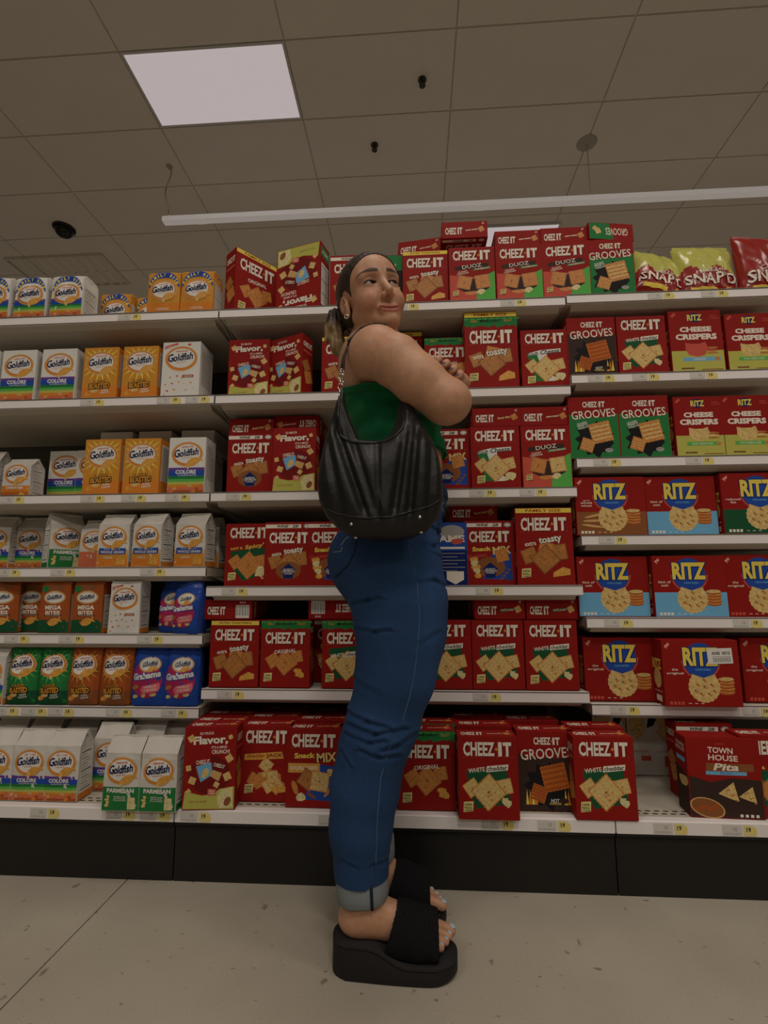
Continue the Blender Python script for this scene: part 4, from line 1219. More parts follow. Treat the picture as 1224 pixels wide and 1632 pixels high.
for px, bk, lab in ((-15, .16, 'pale rear-row bag top at the left photo edge of the bottom shelf'), (40, .16, 'pale rear-row bag top behind the middle rainbow paper bag'), (100, .17, 'pale rear-row bag top behind the rainbow paper bag next to the gap'),
                    (152, .17, 'pale rear-row bag top straight behind the gap on the bottom shelf'), (205, .13, 'pale rear-row bag top behind the left parmesan bag'), (252, .16, 'pale rear-row bag top behind the right parmesan bag')):
    G('colbag', 'L7', px, lab, back=bk, group='rear row of paper bags on the bottom shelf')

# ---------------------------------------------------------------- goods, middle bay
B('fam_orig', 'M1', 376, 'big red box turned sideways at the left end of the topmost middle shelf', back=.012, rz=50)
B('game', 'M1', 434, 'edge of a dark blue box behind the turned red box and the upside-down box', back=.16)
B('fam_flavor', 'M1', 441, 'tall red and yellow box standing upside down on the topmost shelf', back=.052, rz=-16, flip=True)
B('toast_wine', 'M1', 527, 'red box behind the back of the womans head', back=.02)
B('beyond', 'M1', 573, 'black box with green top behind the womans forehead', back=.03, lift=.006)
B('white', 'M1', 640, 'red box standing behind the yellow-banded toasty box on the topmost shelf', back=.10)
LIE('toast_wine', 'M1', 634, 1.801 + .216, .05, 'tilted red box lying on the rear row right of the womans head', rz=-14, roll=5, top='toast')
B('toast_band', 'M1', 643, 'yellow-banded toasty box beside the womans face on the topmost shelf', back=.015)
B('fam_toast', 'M1', 702, 'tall yellow-banded box behind the first two-cracker box', back=.074)
LIE('toast_wine', 'M1', 706, 1.801 + .251, .010, 'red box lying highest of all above the first two-cracker box', top='toast')
B('duoz', 'M1', 717, 'green-cornered two-cracker box, first of three on the topmost shelf', back=.006)
LIE('toast_wine', 'M1', 790, 1.801 + .213, .02, 'red box lying on the middle two-cracker box of the topmost shelf', top='toast')
B('duoz', 'M1', 792, 'green-cornered two-cracker box, middle of three on the topmost shelf', back=.006)
LIE('toast_wine', 'M1', 863, 1.801 + .213, .015, 'red box lying on the last two-cracker box of the topmost shelf', top='toast')
B('duoz', 'M1', 866, 'green-cornered two-cracker box, last before the ridged cracker box', back=.006, rz=-2)

B('flavor', 'M2', 364, 'flat-facing red box of flying crackers beside the white box', back=.03)
B('flavor', 'M2', 427, 'angled red box of flying crackers on the second shelf down', back=.05, rz=-22)
B('toast_band', 'M2', 513, 'yellow-banded toasty box behind the ponytail', back=.012)
B('fam_orig', 'M2', 595, 'big yellow-banded box behind the womans shoulder', back=.09)
B('orig_mine', 'M2', 678, 'green-banded box right behind the fingers on the arm', back=.045)
B('fam_toast_mine', 'M2', 742, 'tall box with yellow and green bands beside the elbow', back=.006)
B('four', 'M2', 832, 'four cheese box with green white and red patch, second shelf down', back=.012)

B('toast_wine', 'M3', 362, 'white-banded toasty box at the left end of the third shelf down', back=.02)
LIE('toast_wine', 'M3', 366, 1.134 + .213, .06, 'red box lying on the white-banded toasty box, third shelf down', top='mix')
B('flavor', 'M3', 434, 'red box of flying crackers left of the handbag', back=.0, rz=0)
LIE('toast_wine', 'M3', 438, 1.134 + .223, .07, 'red box lying upside down above the flying cracker box, third shelf down', top='toast', flip=True)
B('mix_wine', 'M3', 673, 'white-banded snack mix box between the belly and the four cheese box', back=.02)
B('four', 'M3', 751, 'four cheese box below the elbow on the third shelf down', back=.006)
LIE('toast_wine', 'M3', 753, 1.134 + .213, .012, 'red box lying on the four cheese box, third shelf down', top='mix')
B('duoz_pale', 'M3', 832, 'green-cornered two-cracker box on the third shelf down', back=.006)
LIE('toast_wine', 'M3', 830, 1.134 + .213, .012, 'red box lying on the two-cracker box of the third shelf down', top='toast')

B('hot', 'M4', 358, 'hot and spicy box at the left end of the fourth shelf down', back=.035)
B('toast_wine', 'M4', 421, 'white-banded toasty box left of the jeans, fourth shelf down', back=.006)
B('mix_wine', 'M4', 489, 'white-banded snack mix box half hidden by the hip', back=.002)
B('game', 'M4', 665, 'dark blue box back right of the hip', back=.01)
B('mix_wine', 'M4', 741, 'dim white-banded snack mix box beside the dark blue box', back=.03)
LIE('toast_wine', 'M4', 716, .818 + .213, .07, 'dim red box lying above the dark blue box, fourth shelf down', top='mix')
B('fam_toast', 'M4', 823, 'big yellow-banded toasty box at the right end of the fourth shelf', back=.008)

B('toast_band', 'M5', 333, 'yellow-banded toasty box at the left end of the fifth shelf down', back=.012)
LIE('toast_wine', 'M5', 325, .494 + .213, .02, 'red box lying with its barcode out, above the yellow-banded box', top='barcode')
B('orig_mine', 'M5', 414, 'green-banded original box beside the yellow-banded box, fifth shelf down', back=.014)
B('mix_wine', 'M5', 498, 'dark narrow box side left of the jeans, fifth shelf down', back=.12)
B('white_mine', 'M5', 512, 'green-banded white cheddar box half hidden by the thigh', back=.012)
LIE('toast_wine', 'M5', 491, .494 + .213, .03, 'red box lying upside down next to the thigh', top='barcode', flip=True)
B('white', 'M5', 669, 'white cheddar box just right of the thigh, fifth shelf down', back=.014)
B('white', 'M5', 752, 'white cheddar box in the middle of the three beside the thigh', back=.014)
LIE('toast_wine', 'M5', 755, .494 + .213, .03, 'red box lying on the middle white cheddar box, fifth shelf down', top='white')
B('white', 'M5', 837, 'white cheddar box at the right end of the fifth shelf down', back=.010)
LIE('toast_wine', 'M5', 838, .494 + .213, .03, 'red box lying on the rightmost white cheddar box, fifth shelf down', top='white')

B('flavor', 'M6', 290, 'red box of flying crackers jutting out beside the parmesan bags', back=-.035, rz=4, top='toast')
B('jack', 'M6', 381, 'cheddar jack box on the bottom shelf', back=.03, top='toast')
B('mix_double', 'M6', 454, 'double cheese snack mix box left of the calf', back=.0, top='mix')
B('orig_mine', 'M6', 538, 'red box hidden behind the calf on the bottom shelf', back=.03, top='toast')
B('orig_mine', 'M6', 633, 'green-banded original box right of the calf on the bottom shelf', back=.0, top='toast')
B('white', 'M6', 729, 'white cheddar box jutting over the bottom shelf edge beside the ridged box', back=-.05, top='toast')
B('groovesh', 'M6', 824, 'dark flaming ridged cracker box on the bottom shelf', back=.012, top='toast')
B('white', 'M6', 915, 'white cheddar box at the bay joint on the bottom shelf', back=-.035, top='toast')
for px, bk, tp, lab in ((303, .065, 'toast', 'red box behind the jutting box of flying crackers, only its top showing'), (392, .12, 'toast', 'red box behind the cheddar jack box, only its top showing'), (470, .10, 'mix', 'red box behind the double cheese snack mix, only its top showing'),
                        (640, .08, 'toast', 'red box behind the green-banded original box right of the calf'), (727, .06, 'toast', 'red box behind the jutting white cheddar box on the bottom shelf'), (905, .06, 'toast', 'red box behind the white cheddar box at the bay joint')):
    B('orig_mine' if px == 640 else 'white', 'M6', px, lab, back=bk, top=tp, group='second row of red boxes on the bottom shelf')
B('groovesh', 'M6', 806, 'red ridged cracker box behind the flaming one, reaching higher', back=.13, top='toast', lift=.0)
for px, bk, lab in ((320, .15, 'dim third-row box deep behind the box of flying crackers'), (415, .22, 'dim third-row box deep behind the cheddar jack box'), (500, .2, 'dim third-row box deep behind the double cheese snack mix'), (720, .16, 'dim third-row box deep behind the jutting white cheddar box')):
    B('hot', 'M6', px, lab, back=bk, top='toast', group='third row of red boxes on the bottom shelf')

# ---------------------------------------------------------------- goods, right bay
B('groovesw', 'R1', 937, 'green ridged cracker box on the topmost shelf', back=.004)
LIE('groovesw', 'R1', 938, 1.807 + .213, .012, 'green and red box lying upside down on the ridged cracker box', top='grooves', flip=True, rz=8)
B('groovesh', 'R2', 906, 'dark flaming ridged cracker box on the second shelf down', back=.01)
B('white', 'R2', 986, 'white cheddar box between the flaming box and the yellow-bottomed boxes', back=.012)
B('crisp_blue', 'R2', 1070, 'red and yellow box with a blue strip on the second shelf down', back=.006)
B('crisp_green', 'R2', 1160, 'red and yellow box with a green strip on the second shelf down', back=.006)
B('groovesw', 'R3', 908, 'green ridged cracker box, left one of the pair on the third shelf', back=.006)
B('groovesw', 'R3', 988, 'green ridged cracker box, right one of the pair on the third shelf', back=.006)
B('crisp_green', 'R3', 1077, 'red and yellow box with a green strip beside the green ridged pair', back=.008)
B('crisp_green', 'R3', 1153, 'red and yellow box with a green strip at the photo edge, third shelf', back=.008)
B('ritz_wheat', 'R4', 918, 'whole wheat round cracker box with a brown bottom', back=.004)
B('ritz_salt', 'R4', 1030, 'pale blue bottomed box between the brown and green bottomed boxes', back=.014)
B('ritz_fat', 'R4', 1152, 'dark green bottomed round cracker box at the right edge', back=.0, lift=0)
B('ritz_salt', 'R5', 921, 'pale blue bottomed cracker box, left one on the fifth shelf', back=.02)
B('ritz_salt', 'R5', 1042, 'pale blue bottomed cracker box beside the all-red box, fifth shelf', back=.004)
B('ritz_orig', 'R5', 1155, 'all-red round cracker box at the right edge of the fifth shelf', back=.012)
B('ritz_orig', 'R6', 931, 'all-red round cracker box at the left end of the sixth shelf', back=.03)
stick = B('ritz_orig', 'R6', 1057, 'all-red round cracker box with a white barcode sticker, jutting forward', back=-.035)
B('ritz_orig', 'R6', 1184, 'all-red round cracker box at the right edge of the sixth shelf', back=.03)
a = Art(.072, .045)
a.rect(-.5, 0, .5, 1, 'white', 0)
a.txt('0102  0312', .06, .68, .72, .2, 'black', 2, bold=.04); a.rect(-.3, .44, .44, .48, 'grey', 2)
for k in range(24): a.rect(-.28 + k * .03, .1, -.28 + k * .03 + (.008 if k % 3 else .017), .4, 'black', 2)
st = link('barcode_sticker', a.mesh('barcode_sticker', lambda x, y, l: (x, -.0375 - .0016 - EPS * l, y)), stick, label='white barcode sticker')
st.location = (.057, 0, .124); st.rotation_euler = (0, math.radians(-2), 0)
B('backbox', 'R7', 1000, 'pale box showing its printed back, deep on the bottom shelf', back=.30, top=None)
B('backbox', 'R7', 945, 'pale box beside its twin, deep on the bottom shelf behind the white cheddar box', back=.31)
B('toast_wine', 'R7', 1081, 'red box with a toasted side behind the pita cracker box', back=.11, top='toast')
B('town', 'R7', 1096, 'dark red pita cracker box with a dip bowl on the bottom shelf', back=.0, rz=-3)
B('hot', 'R7', 1184, 'hot and spicy box at the right edge of the bottom shelf', back=.0, top='toast')

# crumpled snack bags on the topmost shelf of the right bay
def snack_bag(px, w, h, d, rot, lab, cols, word, seed, back=.05, dz=0):
    z, yf = surf('R1')
    z0 = z + dz
    n = 26; rnd = random.Random(seed); ph = [rnd.uniform(0, 6) for _ in range(8)]

    def sf(x, y, back_):
        u, v = 2 * x / w, 2 * y / h - 1
        e = max(0, 1 - abs(u) ** 3) ** .55 * max(0, 1 - abs(v) ** 3.2) ** .6
        cr = sum(.0011 / (1 + q * .35) * math.sin((7 + 9 * q) * (u * math.cos(ph[q]) + v * math.sin(ph[q])) + ph[q + 2] * 3) for q in range(6)) * (.35 + e)
        cr += .006 * abs(math.sin(5 * u + 3 * v + ph[0])) * e
        return (d * .5 * e + cr + .001) * (1 if not back_ else -1)
    V = []; Fc = []; mi = []
    for s_ in (0, 1):
        for j in range(n + 1):
            for i in range(n + 1):
                x = (i / n - .5) * w; y = j / n * h
                V.append((x * (1 - .05 * math.sin(math.pi * j / n)), -sf(x, y, s_), y))
    for s_ in (0, 1):
        o = s_ * (n + 1) ** 2
        for j in range(n):
            for i in range(n):
                q = (o + j * (n + 1) + i, o + j * (n + 1) + i + 1, o + (j + 1) * (n + 1) + i + 1, o + (j + 1) * (n + 1) + i)
                Fc.append(q if not s_ else q[::-1]); mi.append(0 if (j / n < .42 + .06 * math.sin(i * .5)) and not s_ else 1)
    for k in range(n):
        for q in ((k, k + 1), (n * (n + 1) + k + 1, n * (n + 1) + k), ((k + 1) * (n + 1), k * (n + 1)), (k * (n + 1) + n, (k + 1) * (n + 1) + n)):
            o = (n + 1) ** 2; Fc.append((q[1], q[0], q[0] + o, q[1] + o)); mi.append(1)
    mats = [M('foil_' + c, PAL[c], .22, var=.12, scale=22, coat=.4) for c in cols]
    me = mesh('snack_bag', V, Fc, mats, mi, True)
    t = thing('snack_bag', lab, 'snack bag', group='foil snack bags on the topmost shelf', data=me)
    a = Art(w, h)
    a.txt('CHEEZ-IT', 0, .40, .42, .06, 'cream', 1, rot=5, bold=.03)
    a.outl(word, .0, .27, .82, .18, 'cream', 'dred', 2, rot=3, bold=.02)
    a.rect(-.34, .07, .1, .13, 'yellow', 1); a.blob(.3, .1, .08, 'cheese', 1, 3)
    g = ([w * (-.5 + k / n) for k in range(1, n)], [h * k / n for k in range(1, n)])
    link('front_print', a.mesh('front_print', lambda x, y, l: (x, -sf(x, y, 0) - .0012 - EPS * 2 * l, y), g), t)
    b = MB(); b.box(-w * .47, -.0022, h - .003, w * .47, .0022, h + .014)
    link('crimped_seal', b.mesh('crimped_seal', mats[1]), t)
    y = yf + back
    t.location = (xat(px, y, z0) + w / 2, y + d / 2, z0); t.rotation_euler = tuple(math.radians(q) for q in rot)
    return t


snack_bag(1012, .195, .250, .08, (-22, 18, 4), 'yellow and red snack bag slumped beside the green ridged box', ('red', 'olive'), "SNAP'D", 3, back=.05, dz=.03)
snack_bag(1093, .205, .250, .09, (-14, 5, -3), 'upright yellow and red snack bag, middle of the three', ('red', 'olive'), "SNAP'D", 8, back=.04, dz=.008)
snack_bag(1190, .21, .275, .085, (-10, 6, 3), 'all red snack bag at the right edge of the topmost shelf', ('red', 'red'), "SNAP'D", 12, back=.04, dz=0.)

# ---------------------------------------------------------------- smooth solids from distance fields
def V3(*a): return np.array(a, dtype=np.float64)


def smin(a, b, k):
    h = np.maximum(k - np.abs(a - b), 0) / k
    return np.minimum(a, b) - h * h * k * .25


def smax(a, b, k): return -smin(-a, -b, k)


def cone(P, a, b, ra, rb):
    """tapered limb"""
    a = np.asarray(a, float); b = np.asarray(b, float); ba = b - a; pa = P - a
    t = np.clip(pa @ ba / (ba @ ba), 0, 1)
    return np.linalg.norm(pa - t[:, None] * ba, axis=1) - (ra + (rb - ra) * t)


def ellip(P, c, r, R=None):
    q = P - np.asarray(c, float)
    if R is not None: q = q @ R
    r = np.asarray(r, float)
    k0 = np.linalg.norm(q / r, axis=1); k1 = np.linalg.norm(q / (r * r), axis=1) + 1e-9
    return k0 * (k0 - 1) / k1


def chain(P, pts, k=.02):
    d = None
    for (a, ra), (b, rb) in zip(pts[:-1], pts[1:]):
        e = cone(P, a, b, ra, rb); d = e if d is None else smin(d, e, k)
    return d


def nets(f, lo, hi, h, newton=2):
    """surface nets over the box lo..hi, evaluated only near the surface"""
    lo = np.array(lo, float); hi = np.array(hi, float)
    B_ = 6; nb = np.ceil((hi - lo) / (h * B_)).astype(int)
    n = nb * B_ + 1
    g = [lo[i] + h * B_ * (np.arange(nb[i]) + .5) for i in range(3)]
    C = np.stack(np.meshgrid(*g, indexing='ij'), -1).reshape(-1, 3)
    dc = f(C); near = np.abs(dc) < h * B_ * 1.15 + h * 2
    A = np.repeat(np.repeat(np.repeat(dc.reshape(nb), B_, 0), B_, 1), B_, 2)
    A = np.pad(A, ((0, 1),) * 3, mode='edge')
    m = np.repeat(np.repeat(np.repeat(near.reshape(nb), B_, 0), B_, 1), B_, 2); m = np.pad(m, ((0, 1),) * 3, mode='edge')
    I = np.argwhere(m)
    for s in range(0, len(I), 400000):
        ii = I[s:s + 400000]; A[ii[:, 0], ii[:, 1], ii[:, 2]] = f(lo + ii * h)
    S = A < 0
    mx = np.zeros(np.array(A.shape) - 1, bool); mn = np.ones_like(mx)
    cs = [(i, j, k) for i in (0, 1) for j in (0, 1) for k in (0, 1)]
    nx, ny, nz = mx.shape
    for i, j, k in cs:
        q = S[i:nx + i, j:ny + j, k:nz + k]; mx |= q; mn &= q
    cell = mx & ~mn
    idx = -np.ones(cell.shape, int); ci = np.argwhere(cell); idx[cell] = np.arange(len(ci))
    acc = np.zeros((len(ci), 3)); cnt = np.zeros(len(ci))
    for a in cs:
        for ax in range(3):
            if a[ax]: continue
            b = list(a); b[ax] = 1
            va = A[ci[:, 0] + a[0], ci[:, 1] + a[1], ci[:, 2] + a[2]]; vb = A[ci[:, 0] + b[0], ci[:, 1] + b[1], ci[:, 2] + b[2]]
            c = (va < 0) != (vb < 0)
            t = np.where(c, va / np.where(c, va - vb, 1), 0)
            p = np.array(a, float)[None] + np.zeros((len(ci), 3)); p[:, ax] += t
            acc[c] += p[c]; cnt[c] += 1
    P = lo + (ci + acc / cnt[:, None]) * h
    quads = []
    for ax in range(3):
        o1, o2 = (ax + 1) % 3, (ax + 2) % 3
        sh = np.array(A.shape); sl0 = [slice(1, sh[i] - 1) for i in range(3)]; sl0[ax] = slice(0, sh[ax] - 1); sl1 = list(sl0); sl1[ax] = slice(1, sh[ax])
        s0, s1 = S[tuple(sl0)], S[tuple(sl1)]
        e = np.argwhere(s0 != s1); base = np.array([1, 1, 1]); base[ax] = 0; e = e + base
        ins = S[e[:, 0], e[:, 1], e[:, 2]]
        q = []
        for d1, d2 in ((-1, -1), (0, -1), (0, 0), (-1, 0)):
            c = e.copy(); c[:, o1] += d1; c[:, o2] += d2; q.append(idx[c[:, 0], c[:, 1], c[:, 2]])
        q = np.stack(q, 1); q = np.where(ins[:, None], q, q[:, ::-1]); quads.append(q)
    Q = np.concatenate(quads); Q = Q[(Q >= 0).all(1)]
    e = h * .25
    for _ in range(newton):
        d = f(P); G_ = np.stack([(f(P + e * np.eye(3)[i]) - f(P - e * np.eye(3)[i])) / (2 * e) for i in range(3)], 1)
        st_ = -(d / np.maximum((G_ ** 2).sum(1), .25))[:, None] * G_
        ln = np.linalg.norm(st_, axis=1); st_ *= np.minimum(1, h * .6 / np.maximum(ln, 1e-9))[:, None]
        P = P + st_
    return P, Q


def np_mesh(name, V, Q, mats, cols=None, idx=None):
    me = bpy.data.meshes.new(name)
    V = np.asarray(V, np.float32); Q = np.asarray(Q, np.int32)
    me.vertices.add(len(V)); me.vertices.foreach_set('co', V.ravel())
    me.loops.add(Q.size); me.loops.foreach_set('vertex_index', Q.ravel())
    me.polygons.add(len(Q)); me.polygons.foreach_set('loop_start', np.arange(0, Q.size, 4, dtype=np.int32)); me.polygons.foreach_set('loop_total', np.full(len(Q), 4, dtype=np.int32))
    for m in (mats if isinstance(mats, list) else [mats]): me.materials.append(m)
    if idx is not None: me.polygons.foreach_set('material_index', np.asarray(idx, np.int32))
    me.polygons.foreach_set('use_smooth', np.ones(len(Q), bool))
    me.update(calc_edges=True); me.validate()
    if cols is not None:
        ca = me.color_attributes.new('tint', 'FLOAT_COLOR', 'POINT')
        c4 = np.ones((len(V), 4), np.float32); c4[:, :3] = cols; ca.data.foreach_set('color', c4.ravel())
    return me


def cut(V, Q, keep):
    """drop faces whose middle fails keep"""
    c = V[Q].mean(1); return V, Q[keep(c)]


def tint_mat(name, rough, scale, var, bump=0., sss=0., sheen=0., spec=.5):
    m = bpy.data.materials.new(name); m.use_nodes = True; nt = m.node_tree; b = nt.nodes['Principled BSDF']
    b.inputs['Roughness'].default_value = rough; b.inputs['Specular IOR Level'].default_value = spec
    at_ = nt.nodes.new('ShaderNodeVertexColor'); at_.layer_name = 'tint'
    tc = nt.nodes.new('ShaderNodeTexCoord'); no = nt.nodes.new('ShaderNodeTexNoise'); no.inputs['Scale'].default_value = scale; no.inputs['Detail'].default_value = 4
    nt.links.new(tc.outputs['Object'], no.inputs['Vector'])
    r = nt.nodes.new('ShaderNodeMapRange'); r.inputs[3].default_value = 1 - var; r.inputs[4].default_value = 1 + var
    r.inputs[1].default_value = .3; r.inputs[2].default_value = .7
    nt.links.new(no.outputs['Fac'], r.inputs[0])
    mx = nt.nodes.new('ShaderNodeMix'); mx.data_type = 'RGBA'; mx.blend_type = 'MULTIPLY'; mx.inputs[0].default_value = 1
    nt.links.new(at_.outputs['Color'], mx.inputs[6]); nt.links.new(r.outputs[0], mx.inputs[7]); nt.links.new(mx.outputs[2], b.inputs['Base Color'])
    if sss:
        b.inputs['Subsurface Weight'].default_value = sss; b.inputs['Subsurface Radius'].default_value = (.012, .005, .003); b.inputs['Subsurface Scale'].default_value = 1
    if sheen: b.inputs['Sheen Weight'].default_value = sheen
    if bump:
        bp = nt.nodes.new('ShaderNodeBump'); bp.inputs['Strength'].default_value = bump; bp.inputs['Distance'].default_value = .004
        nt.links.new(no.outputs['Fac'], bp.inputs['Height']); nt.links.new(bp.outputs[0], b.inputs['Normal'])
    return m


W = at
YM = 1.285                       # her middle plane; she faces +X, her right side is nearest
def onto(p, y): return V3(p[0], y, p[2])

# legs, near then far, joints taken down the trouser silhouette
NY, FY = 1.205, 1.362
LEGP = [(627, 905, .112), (636, 960, .103), (638, 1010, .0945), (629, 1075, .0825), (609, 1150, .0725), (592, 1195, .0665), (580, 1255, .0675), (573, 1320, .0595), (574, 1385, .048), (577, 1440, .041)]
near = [(W(x, y, NY), r) for x, y, r in LEGP]
far = [(onto(p, FY) + V3(-.010 + .002 * i, 0, 0), r * .95) for i, (p, r) in enumerate(near)]
ANK, ANKF = near[-1][0], far[-1][0]
PEL = W(628, 868, YM)
BUTT = [W(589, 893, 1.225), onto(W(589, 893, 1.225), 1.345)]
WAI = W(646, 765, YM)
ABD = W(645, 715, YM)
CHE = W(622, 622, YM)
SHO, SHOF = W(601, 566, 1.112), W(618, 585, 1.445)
ELB, ELBF = W(709, 640, 1.055), W(712, 648, 1.50)
HEADC = V3(-.1093, 1.2387, 1.583)
HA, HB_, HC_, HS = math.radians(-64), math.radians(2), math.radians(14), 1.04
_Rz = np.array([[math.cos(HA), -math.sin(HA), 0], [math.sin(HA), math.cos(HA), 0], [0, 0, 1]])
_Ry = np.array([[math.cos(HB_), 0, -math.sin(HB_)], [0, 1, 0], [math.sin(HB_), 0, math.cos(HB_)]])
_Rx = np.array([[1, 0, 0], [0, math.cos(HC_), -math.sin(HC_)], [0, math.sin(HC_), math.cos(HC_)]])
HR = _Rz @ _Ry @ _Rx


def hl(P): return ((P - HEADC) @ HR) / HS       # world -> head
def hw(p): return HR @ (np.asarray(p, float) * HS) + HEADC


def f_legs(P, off=0.):
    n = chain(P, near, .03); q = chain(P, far, .03)
    hip = ellip(P, PEL, (.098, .158, .105)); bt = smin(np.linalg.norm(P - BUTT[0], axis=1) - .098, np.linalg.norm(P - BUTT[1], axis=1) - .098, .03)
    d = smin(smin(n, hip, .05), bt, .04); d = smin(d, smin(q, d, .02), .01)
    d = smin(d, ellip(P, W(644, 815, YM), (.100, .140, .09)), .05)
    d = smin(d, ellip(P, W(651, 790, YM), (.094, .132, .05)), .03)
    return d - off


def f_torso(P):
    d = ellip(P, CHE, (.112, .135, .15))
    d = smin(d, ellip(P, ABD + V3(.0, 0, 0), (.092, .128, .13)), .06)
    d = smin(d, ellip(P, WAI, (.088, .128, .12)), .05)
    d = smin(d, smin(ellip(P, W(668, 625, 1.225), (.065, .062, .062)), ellip(P, W(672, 628, 1.35), (.065, .062, .062)), .02), .04)  # bust
    return d


def f_shoulders(P):
    d = cone(P, SHO, SHOF, .058, .056)
    d = smin(d, cone(P, W(578, 585, 1.27), hw((-.028, 0, -.06)), .064, .048), .05)
    d = smin(d, cone(P, W(578, 562, 1.22), SHO, .048, .058), .04)
    return d


# crossed arms: her right forearm runs away from us, her left hand lies over its top edge
WRI = W(660, 640, 1.24)
UA = [(SHO + V3(.004, -.004, .000), .062), (W(632, 576, 1.075), .0545), (W(668, 607, 1.06), .0515), (ELB, .047)]
FA = [(ELB + V3(.004, .012, .004), .047), (W(706, 636, 1.13), .042), (W(690, 640, 1.21), .033), (W(668, 640, 1.285), .026)]
UAF = [(SHOF, .058), (W(672, 605, 1.49), .050), (ELBF, .042)]
FAF = [(ELBF, .042), (W(722, 625, 1.38), .038), (W(726, 622, 1.25), .030), (W(732, 616, 1.165), .023)]
# the left hand: palm just behind the elbow crook, fingertips over the top edge of the arm
PALM = W(729, 611, 1.135)
FING = []
for (kx, ky, tx, ty, L_) in ((736, 602, 731, 601, 0), (727, 593, 721, 592, 1), (715, 585, 708, 583, 2), (702, 578, 695, 577, 3)):
    k = W(kx, ky, 1.125); m_ = W((kx + tx) / 2 + 1, (ky + ty) / 2 - 5, 1.092); t_ = W(tx, ty, 1.072)
    FING.append([(PALM + (k - PALM) * .35, .0105), (k, .0088), (m_, .0082), (t_, .0070)])
THUMB = [(PALM + V3(.0, .01, -.01), .012), (W(722, 612, 1.12), .0105), (W(706, 600, 1.105), .009)]


def f_arms(P):
    d = chain(P, UA, .03)
    d = smin(d, chain(P, FA, .02), .025)
    d = smin(d, np.linalg.norm(P - (ELB + V3(.018, -.002, -.002)), axis=1) - .033, .03)
    q = smin(chain(P, UAF, .03), chain(P, FAF, .02), .02)
    return d, q


def f_hand(P):
    d = ellip(P, PALM, (.030, .026, .022))
    d = smin(d, cone(P, FAF[-1][0], PALM, .023, .022), .02)
    fs = None
    for g in FING:
        e = chain(P, g, .004); fs = e if fs is None else np.minimum(fs, e)
    d = smin(d, fs, .006); d = smin(d, chain(P, THUMB, .004), .008)
    return d


def hand_hidden(P):
    """her right hand, tucked under the left arm"""
    b = FA[-1][0]; d = ellip(P, b + V3(-.02, .05, -.005), (.03, .045, .018))
    for i in range(4):
        s = b + V3(-.04 + .018 * i, .075, -.01); e = cone(P, s, s + V3(-.01, .055 - .006 * abs(i - 1.5), -.012), .009, .0075); d = smin(d, e, .006)
    return smin(d, cone(P, b + V3(.01, .03, 0), b + V3(.03, .075, .012), .011, .009), .008)


def warp(P, n=1.0):
    return P


def f_head(P):
    p = hl(P); ay = np.abs(p[:, 1]); q = np.stack([p[:, 0], ay, p[:, 2]], 1)
    d = ellip(p, (-.014, 0, .030), (.096, .074, .074))
    d = smin(d, ellip(p, (.026, 0, .038), (.062, .063, .054)), .03)
    d = smin(d, ellip(p, (.022, 0, -.030), (.060, .053, .072)), .03)
    d = smin(d, ellip(q, (.046, .037, -.036), (.035, .026, .030)), .02)      # cheeks
    d = smin(d, cone(q, (.002, .052, -.052), (.064, .010, -.097), .012, .015), .025)   # jaw
    d = smin(d, ellip(p, (.071, 0, -.096), (.019, .019, .016)), .016)          # chin
    d = smin(d, cone(q, (.078, .012, .021), (.066, .045, .020), .009, .009), .014)   # brow ridge
    d = smax(d, -ellip(q, (.0945, .031, .001), (.019, .019, .0135)), .014)     # sockets
    d = smin(d, cone(p, (.078, 0, .012), (.1015, 0, -.034), .0068, .0098), .012)  # nose
    d = smin(d, np.linalg.norm(q - V3(.0905, .0105, -.040), axis=1) - .0075, .006)
    d = smax(d, -ellip(q, (.0975, .0062, -.0495), (.0055, .0034, .0040)), .003)
    # lids and the eye opening
    lid = np.linalg.norm(q - V3(.0655, .0312, 0), axis=1) - .0152
    d = smin(d, lid, .006)
    zz = q[:, 2] - .0004; yy = (q[:, 1] - .0312) / .0142
    op = np.maximum(np.abs(zz) - .0047 * np.maximum(0, 1 - yy * yy) ** .6, np.abs(yy) * .0142 - .0142)
    op = np.maximum(op, .0665 - q[:, 0])
    d = smax(d, -op, .0016)
    # mouth, corners lifted in a slight smile
    z = p[:, 2] - 8.5 * p[:, 1] ** 2 + .006
    m = np.stack([p[:, 0], p[:, 1], z], 1)
    d = smin(d, ellip(m, (.0790, 0, -.068), (.0115, .026, .016)), .012)
    d = smin(d, ellip(m, (.0848, 0, -.0635), (.0075, .0255, .0044)), .004)
    d = smin(d, ellip(m, (.0842, 0, -.0733), (.0080, .0205, .0058)), .004)
    d = smax(d, -ellip(m, (.096, 0, -.0683), (.0125, .0290, .0012)), .0025)
    # ears
    e = q - V3(-.004, .0745, -.018)
    c, s = math.cos(.25), math.sin(.25)
    ex = e[:, 0] * c + e[:, 2] * s; ez = -e[:, 0] * s + e[:, 2] * c
    ey = e[:, 1] - .25 * np.minimum(0, ex + .004) * -1
    E = np.stack([ex, ey, ez], 1)
    taper = 1 + .5 * np.clip(-ez / .03, 0, 1)
    E2 = np.stack([ex * taper, ey, ez], 1)
    ear = ellip(E2, (0, 0, 0), (.0185, .0085, .0315))
    ear = smax(ear, -ellip(E2, (.004, .009, .004), (.0120, .0088, .0215)), .003)
    ear = smin(ear, chain(E, [((-.002, .0035, .018), .0022), ((-.0075, .004, .008), .0026), ((-.0065, .004, -.006), .0026), ((.001, .004, -.014), .0022)], .003), .0025)
    ear = smin(ear, cone(E, (.0125, .004, -.004), (.009, .003, -.012), .0035, .003), .003)
    d = smin(d, ear, .005)
    return d * HS


